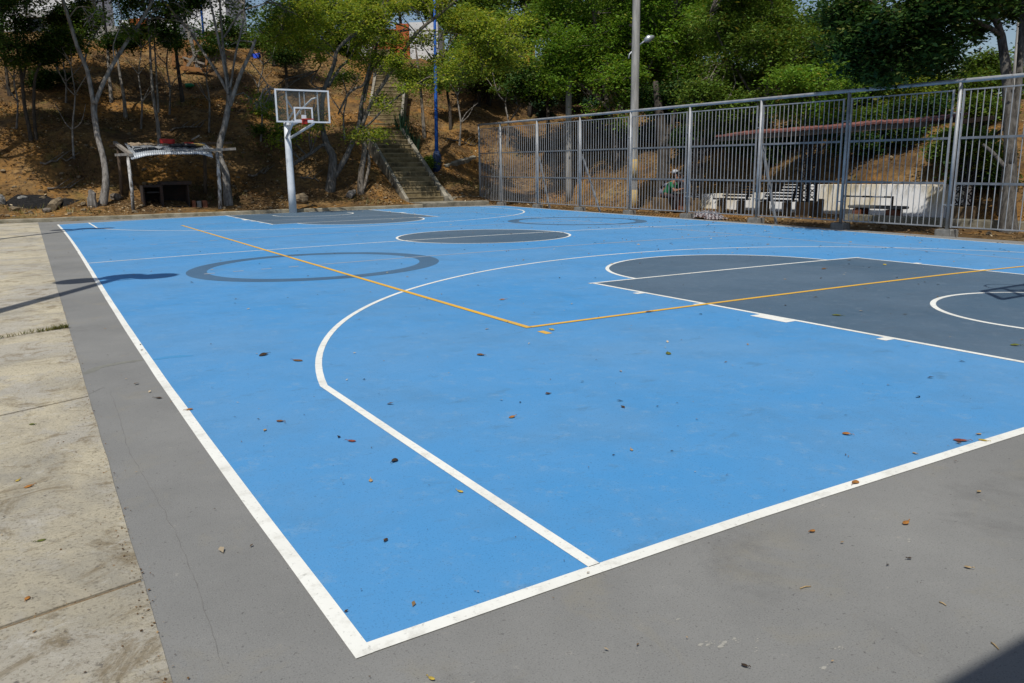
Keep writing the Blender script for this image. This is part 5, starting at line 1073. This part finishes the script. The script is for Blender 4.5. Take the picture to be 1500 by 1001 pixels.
def slat_bench(px0, px1, py, X, label):
    a, c = ray(px0, py, X=X), ray(px1, py, X=X); y0, y1 = a.y, c.y; L = abs(y0-y1); ym = (y0+y1)/2; z0 = Hs(X, ym)
    t = thing('slatted_bench', (X, ym, z0), label, 'bench', 'slatted benches behind the fence')
    for s in (-1, 1): MB().box((X, ym+s*L*0.34, z0+.19), (.26, L*.15, .40), bev=.02).build('leg', 'bench_stone', t)
    sl = MB()
    for k in range(4): sl.box((X-.16+.11*k, ym, z0+.425), (.085, L, .045))
    sl.build('seat', 'bench_wood', t)
    bs = MB()
    for k in range(5): bs.box((X+.24+.035*k, ym, z0+.52+.085*k), (.03, L*1.0, .055))
    bs.build('backrest', 'bench_wood', t)
    for s in (-1, 1): MB().bar((X+.20, ym+s*L*.36, z0+.40), (X+.40, ym+s*L*.36, z0+.92), .05, .07).build('bracket', 'bench_wood', t)
    return t
slat_bench(1050, 1092, 310, 18.85, 'slatted wooden bench on concrete legs, the left one of the pair before the white wall')
slat_bench(1112, 1160, 313, 18.7, 'slatted wooden bench on concrete legs, the right one next to the lattice column')
a, c = ray(1247, 322, X=17.75), ray(1323, 324, X=17.75); ym = (a.y+c.y)/2; L = abs(a.y-c.y)
t = thing('stone_bench', (17.75, ym, 0), 'backless stone slab bench on two brown blocks before the stained wall', 'bench')
MB().box((17.75, ym, .355), (.42, L, .075), bev=.02).build('seat', 'bench_top', t)
for s in (-1, 1): MB().box((17.75, ym+s*L*.32, .14), (.36, L*.17, .34), bev=.015).build('leg', 'brick', t)
# shelter roof on iron lattice columns
rf = thing('picnic_shelter', (19.6, 13.3, 0), 'long low shelter with red tiled roof on iron lattice columns behind the fence', 'shelter')
X0 = 17.35; eL, eR = ray(1048, 199, X=17.35), ray(1362, 174.5, X=17.35); zE = eL.z; g = []
nr = 130
for j in range(9):
    w = j/8; row = []
    for i in range(nr+1):
        y = eL.y-(eL.y-eR.y)*i/nr; row.append(Vector((X0+1.5*w, y, zE+(eR.z-eL.z)*i/nr+0.15*w+0.02*abs(math.sin(math.pi*i/2*0.5))+0.03*mnoise.noise(Vector((y*.8, w*3, 2)))-(0.015 if j % 2 else 0))))
    g.append(row)
ro = MB().sheet(g).build('tile_roof', 'tile_red', rf); s_ = ro.modifiers.new('thick', 'SOLIDIFY'); s_.thickness = .05
MB().bar((X0+.1, eL.y-.1, zE-.10), (X0+.1, eR.y+.1, eR.z-.10), .1, .13).build('eave_beam', 'wood_brown', rf)
MB().bar((X0+1.35, eL.y-.1, zE+.02), (X0+1.35, eR.y+.1, eR.z+.02), .1, .13).build('ridge_beam', 'wood_brown', rf)
for k in range(7):
    y = eL.y-.2-k*1.2; MB().bar((X0+.05, y, zE-.03), (X0+1.45, y, zE+.10), .06, .1).build('rafter', 'wood_brown', rf)
for pxc, X in ((1016, 18.5), (1182, 18.5), (1408, 18.5)):
    y = ray(pxc, 312, X=X).y; z0 = Hs(X, y)
    pl = MB().box((X, y, z0+.21), ((.34 if pxc < 1100 else .5), (.34 if pxc < 1100 else .5), .46), bev=.03).build('plinth', 'bench_stone', rf)
    m_ = MB(); w = .15
    for sx in (-1, 1):
        for sy in (-1, 1): m_.bar((X+sx*w, y+sy*w, z0+.4), (X+sx*w, y+sy*w, zE+.03), .05)
    k = 9
    for i in range(k):
        za, zb = z0+.45+(zE-.6-z0)*i/k, z0+.45+(zE-.6-z0)*(i+1)/k; f = 1 if i % 2 else -1
        for sx in (-1, 1): m_.bar((X+sx*w, y-f*w, za), (X+sx*w, y+f*w, zb), .022); m_.bar((X+sx*w, y-w, za), (X+sx*w, y+w, za), .022)
        for sy in (-1, 1): m_.bar((X-f*w, y+sy*w, za), (X+f*w, y+sy*w, zb), .022)
    m_.build('lattice_column', 'iron', rf)
    MB().bar((X, y, 1.6), (X, y-.95, zE-.05), .05).build('strut', 'iron', rf)
q = ray(1201, 318, X=18.6); o = MB().box((q.x, q.y, Hs(q.x, q.y)+.24), (.12, .16, .55), bev=.02).build('stone_marker', 'bench_stone', None, org=(q.x, q.y, 0)); tag(o, 'small upright dark stone post right of the middle lattice column', 'post')
# low slab edge behind the fence at the right
sl = MB().box((17.3, 8.0, .07), (0.25, 6.5, .22), bev=.02).build('low_step_edge', 'kerb', None, org=(17.3, 8.0, 0)); tag(sl, 'long low concrete step edge on the ground between fence and picnic shelter', 'step')
# crumpled cloth at the fence foot
q = ray(1035, 320, X=15.75); g = []
for i in range(25):
    row = []
    for j in range(17):
        a, b = i/24*2-1, j/16*2-1; rr = max(0, 1-a*a-b*b*0.9)
        row.append(Vector((q.x+b*.3, q.y+a*.62, .0+.20*rr**.6+.05*mnoise.noise(Vector((a*5, b*5, 1))))))
    g.append(row)
o = MB().sheet(g).build('crumpled_cloth', 'cloth', None, True, org=(q.x, q.y, 0)); tag(o, 'heap of crumpled pale patterned cloth at the foot of the fence', 'cloth')

# ------------------------------------------------------------------ people
def skin(name, chain, rad, mat, parent, root=0):
    """chain: dict of vertex -> point, edges via parent index; grown with a skin modifier"""
    pts, edges = chain; o0 = ORG[parent] if parent is not None else Vector((0, 0, 0))
    me = bpy.data.meshes.new(name); me.from_pydata([tuple(Vector(p)-o0) for p in pts], edges, []); me.update()
    o = link(name, me, mat, parent)
    sk = o.modifiers.new('skin', 'SKIN'); sk.use_smooth_shade = True
    for i, v in enumerate(me.skin_vertices[0].data):
        r = rad[i]; v.radius = r if isinstance(r, tuple) else (r, r); v.use_root = (i == root)
    sd = o.modifiers.new('smooth', 'SUBSURF'); sd.levels = 1; sd.render_levels = 2
    return o
def seated(loc, face, lean, label, shirt, hair='hair', cap=None, zseat=0.44):
    """adult seated, leaning forward by lean (radians), facing the direction face (radians in plan); arms reach forward to the table"""
    loc = Vector(loc); F = Vector((math.cos(face), math.sin(face), 0)); S = Vector((-F.y, F.x, 0)); U = Vector((0, 0, 1))
    def at(f, s, u): return loc+F*f+S*s+U*u
    body = thing('person', loc, label, 'person', 'people sitting behind the fence')
    tl = Vector((math.sin(lean), 0, math.cos(lean)))
    def tr(l, s=0, f=0): return at(tl.x*l+f, s, zseat+0.10+tl.z*l)
    pts = [at(0, 0, zseat+.10), tr(.18), tr(.34), tr(.46), tr(.53, 0, .03), tr(.60, 0, .07), tr(.70, 0, .11), tr(.78, 0, .12)]; rad = [(.16, .12), (.14, .11), (.165, .115), (.12, .09), .052, .062, .088, .075]; ed = [(i, i+1) for i in range(7)]
    def chain(start, ps, rs):
        b = start
        for p, r in zip(ps, rs):
            pts.append(p); rad.append(r); ed.append((b, len(pts)-1)); b = len(pts)-1
        return b
    legs = {}; arms = {}
    for s in (-1, 1):
        legs[s] = len(pts); chain(0, [at(.06, s*.10, zseat+.08), at(.42, s*.13, zseat+.06), at(.38, s*.13, .28), at(.36, s*.13, .08), at(.42, s*.13, .035), at(.54, s*.14, .03)], [.085, .058, .055, .038, .038, .03])
        arms[s] = len(pts); sh_ = tr(.44, s*.17); el = at(tl.x*.44+.16, s*.24, zseat+.10+tl.z*.44-.24); ha = at(tl.x*.44+.34, s*.10, zseat+.30)
        w_ = chain(3, [sh_, el, el.lerp(ha, .75), ha], [.055, .042, .03, .03])
        hd_ = (ha-el).normalized()
        for k in range(4):
            o_ = S*(k-1.5)*.02; chain(w_, [ha+hd_*.05+o_, ha+hd_*(.085+.01*(1-abs(k-1.5)))+o_-U*.015], [.009, .007])
        chain(w_, [ha+hd_*.02-S*s*.035, ha+hd_*.055-S*s*.045-U*.01], [.010, .008])
    b = skin('body', (pts, ed), rad, 'skin', body)
    # nose and ears
    hc = tr(.72, 0, .12); m_ = MB(); m_.rock(hc+F*.095-U*.01, (.03, .025, .04), 1, 0, 8, 6)
    for s in (-1, 1): m_.rock(hc+S*s*.085, (.03, .02, .05), 2, 0, 8, 6)
    m_.build('face', 'skin', b, True)
    # shirt
    sp = [at(-.01, 0, zseat+.08), tr(.18), tr(.34), tr(.47)]; se = [(0, 1), (1, 2), (2, 3)]; sr = [(.185, .145), (.175, .135), (.195, .14), (.13, .10)]
    for s in (-1, 1):
        i = len(sp); sp += [tr(.44, s*.18), tr(.44, s*.18).lerp(pts[arms[s]+1], .7)]; sr += [.075, .065]; se += [(3, i), (i, i+1)]
    skin('shirt', (sp, se), sr, shirt, body)
    for s in (-1, 1):
        i = legs[s]; skin('trouser_leg', ([pts[i]-U*.01, pts[i+1], pts[i+2], pts[i+3]], [(0, 1), (1, 2), (2, 3)]), [.10, .075, .068, .055], 'trousers', body)
        MB().rock(pts[i+4]+F*.05+U*.0, (.27, .10, .09), 3, .05, 12, 8, face).build('shoe', 'black_paint', body, True)
    h_ = MB(); h_.rock(hc+U*.035-F*.02, (.21, .19, .20), 5, .05, 14, 9); h_.build('hair', hair, body, True)
    if cap:
        c_ = MB(); c_.rock(hc+U*.06-F*.005, (.225, .21, .17), 6, .02, 14, 9); c_.box(hc+U*.055+F*.14, (.12, .15, .012), (F, S, U)); c_.build('cap', cap, body, True)
    return body
pA = ray(967, 300, X=17.6); pB = ray(982, 301, X=17.2); pC = ray(1003, 302, X=17.9)
fr = math.radians(-62)
seated((pA.x, pA.y, 0), fr, 0.75, 'person in a grey blue shirt sitting bent forward beside the dark trunk', 'shirt_grey')
seated((pB.x, pB.y+.25, 0), fr, 0.55, 'person in a green shirt and dark trousers leaning over the small table', 'shirt_green')
seated((pC.x, pC.y, 0), fr+math.pi, 0.35, 'person in a pale grey cap facing the other two across the table', 'shirt_dark', cap='cap')
def seat_block(p, label):
    o = MB().box((p.x, p.y, .22), (.38, .42, .45), bev=.02).build('stone_stool', 'bench_stone', None, org=(p.x, p.y, 0)); return tag(o, label, 'seat', 'stone seats round the small table')
seat_block(pA, 'stone seat under the person in grey'); seat_block(Vector((pB.x, pB.y+.25, 0)), 'stone seat under the person in green'); seat_block(pC, 'stone seat under the person in the cap')
q = ray(993, 302, X=17.55); t = thing('small_table', (q.x, q.y, 0), 'small stone topped table on a brick pedestal between the seated people', 'table')
MB().box((q.x, q.y, .60), (.62, .62, .06), bev=.02).build('tabletop', 'bench_top', t); MB().box((q.x, q.y, .28), (.28, .28, .58), bev=.01).build('pedestal', 'brick', t)
b = hit(375, 86); b = ray(375, 84, D=depth(b)); bz = Hs(b.x, b.y)
seated((b.x, b.y, max(bz, b.z)-.70), math.radians(75), 0.6, 'person in a royal blue shirt seen from behind at the top of the bank', 'shirt_blue')

# ------------------------------------------------------------------ litter on the court
def court_specks(n, size, name, label, region):
    P = []
    while len(P) < n:
        x, y = region()
        if x < fence_x(y)-.1 and y < 27.5: P.append((x, y, 0.006+random.uniform(.001, .004)))
    return tag(quads(name, leaf_quads(np.array(P), size, 2.5, .5, .5), 'speck'), label, 'leaf fragments', kind='stuff')
def reg_all(): return random.uniform(-0.4, 15), 26*random.random()
def reg_right(): return 15-abs(random.gauss(0, 3.2)), 2+25*random.random()
def reg_near(): return random.uniform(-3, 7), random.uniform(-1.5, 5)
court_specks(900, 0.026, 'leaf_fragments', 'tiny dry leaf fragments scattered over the whole court', reg_all)
court_specks(800, 0.038, 'leaf_fragments', 'denser dry leaf fragments blown towards the fence side', reg_right)
court_specks(500, 0.009, 'leaf_fragments', 'crumbs and grit on the near court corner', reg_near)
x = rng.uniform(-9, 13, 300); y = 27.52-np.abs(rng.normal(0, .06, 300)); tag(quads('leaf_fragments', leaf_quads(np.stack([x, y, np.full(300, .02)], 1), .05, 2, .55), 'litter'), 'dry leaves gathered along the far kerb', 'leaf fragments', kind='stuff')
def leaf(px, py, size, col, label, curl=0.5, ang=None):
    c = ray(px, py, Z=0.006); a = ang if ang is not None else random.uniform(0, 6.28); L = size; d = Vector((math.cos(a), math.sin(a), 0)); s = Vector((-d.y, d.x, 0)); n = 8; g = []
    for i in range(n+1):
        u = i/n; w = 0.28*L*math.sin(math.pi*min(1, u*1.02))**0.7*(1-.25*u); row = []
        for k in (-1, -.5, 0, .5, 1):
            z = .001+curl*L*(.20*(1-(2*u-1)**2)*(1-.9*k*k)+.12*u*u*abs(k))+.02*L*mnoise.noise(Vector((u*4, k*2, px)))
            row.append(c+d*(u-.5)*L*(1-.15*curl)+s*k*w+Vector((0, 0, max(.001, z))))
        g.append(row)
    mb = MB().sheet(g); mb.tube([c+d*.44*L+Vector((0, 0, .003)), c+d*.60*L+Vector((0, 0, .006+curl*L*.06)), c+d*.72*L+Vector((0, 0, .003))], .0014, 5)
    o = mb.build('fallen_leaf', 'dry_'+col, None, True, org=c); return tag(o, label, 'leaf', 'fallen leaves on the court')
LV = [(386, 520, .16, 'dark', 'dark curled leaf on blue paint, left of the three point bend', .8), (436, 528, .15, 'brown', 'flat grey brown leaf just right of the dark curled leaf', .1), (704, 520, .13, 'brown', 'brown leaf on blue paint below the yellow corner', .6),
      (979, 518, .13, 'green', 'greenish leaf on blue paint below the left edge of the slate key', .6), (808, 483, .13, 'yellow', 'yellow leaf touching the yellow corner line', .6), (736, 439, .13, 'orange', 'orange leaf inside the yellow corner', .5),
      (750, 611, .085, 'orange', 'small orange leaf in the middle of the blue foreground', .6), (515, 646, .085, 'red', 'reddish brown leaf left of the straight three point line', .4), (578, 675, .095, 'dark', 'long dark curled leaf left of the straight three point line', .9),
      (543, 704, .06, 'tan', 'small tan leaf near the left sideline', .5), (674, 720, .06, 'yellow', 'yellow leaf at the edge of the straight three point line', .5), (410, 617, .085, 'brown', 'brown leaf upper one of two near the left sideline', .5),
      (388, 630, .06, 'tan', 'pale tan leaf lower one of two near the left sideline', .4), (277, 600, .085, 'orange', 'orange leaf lying on the left white sideline', .5), (232, 583, .08, 'dark', 'dark leaf on the grey apron left of the sideline', .5),
      (565, 791, .05, 'dark', 'small dark oval leaf in the blue near corner', .2), (1240, 636, .09, 'orange', 'large upright curled brown leaf on blue near the right baseline', .9), (1407, 645, .12, 'red', 'long reddish leaf next to the right end of the baseline', .3),
      (1440, 645, .08, 'yellow', 'yellow tan leaf lying on the right end of the baseline', .4), (1434, 636, .06, 'tan', 'small tan leaf just above the right end of the baseline', .5), (1253, 707, .095, 'orange', 'orange curled leaf on the white baseline', .8),
      (1190, 778, .055, 'orange', 'orange leaf on the grey apron below the baseline', .6), (1327, 766, .07, 'orange', 'curled orange brown leaf on the grey apron, farther right', .7), (1434, 720, .05, 'tan', 'small tan leaf on the grey apron near the right edge', .4),
      (632, 994, .04, 'yellow', 'small yellow leaf at the bottom edge of the apron', .4), (1091, 975, .04, 'dark', 'dark twiglike leaf near the bottom edge', .5), (42, 713, .075, 'orange', 'orange leaf on the concrete path', .7),
      (47, 622, .07, 'green', 'green yellow leaf on the concrete path below a joint', .7), (26, 704, .05, 'yellow', 'yellow leaf left of the orange leaf on the path', .4), (1226, 462, .17, 'green', 'green brown leaf in the middle of the slate key', .4),
      (1296, 388, .15, 'yellow', 'yellow leaf near the far edge of the slate key', .6), (1487, 506, .13, 'green', 'green curled leaf on the right of the slate key', .8), (1207, 394, .16, 'brown', 'dark brown leaf near the free throw line', .6),
      (925, 659, .05, 'tan', 'tiny tan leaf on blue left of the upright brown leaf', .4), (1340, 664, .05, 'tan', 'tan leaf on blue just above the middle of the baseline', .5), (950, 457, .12, 'brown', 'brown leaf just below the yellow line, near the key corner', .5),
      (1418, 831, .045, 'tan', 'tan curled leaf on the grey apron, lower right', .5), (1332, 818, .035, 'dark', 'dark round crumbled leaf on the apron centre right', .8), (40, 877, .055, 'orange', 'reddish leaf low on the concrete path near the last joint', .6), (60, 792, .06, 'green', 'dry green sliver of leaf on the lower path', .3)]
for px, py, sz, colr, lb, cu in LV: leaf(px, py, sz*.62, colr, lb, cu)
def twig(px0, py0, px1, py1, label):
    a, b = ray(px0, py0, Z=.004), ray(px1, py1, Z=.004); o = MB().tube([a, a.lerp(b, .5)+Vector((.003, .003, .001)), b], [.0022, .0022, .0015], 5).build('dry_twig', 'dry_tan', None, True, org=a); return tag(o, label, 'twig')
twig(1172, 862, 1188, 859, 'short straw coloured twig on the grey apron'); twig(1452, 941, 1463, 951, 'thin curved twig at the edge of the corner shadow'); twig(1376, 882, 1386, 887, 'tiny straight twig on the grey apron, right')
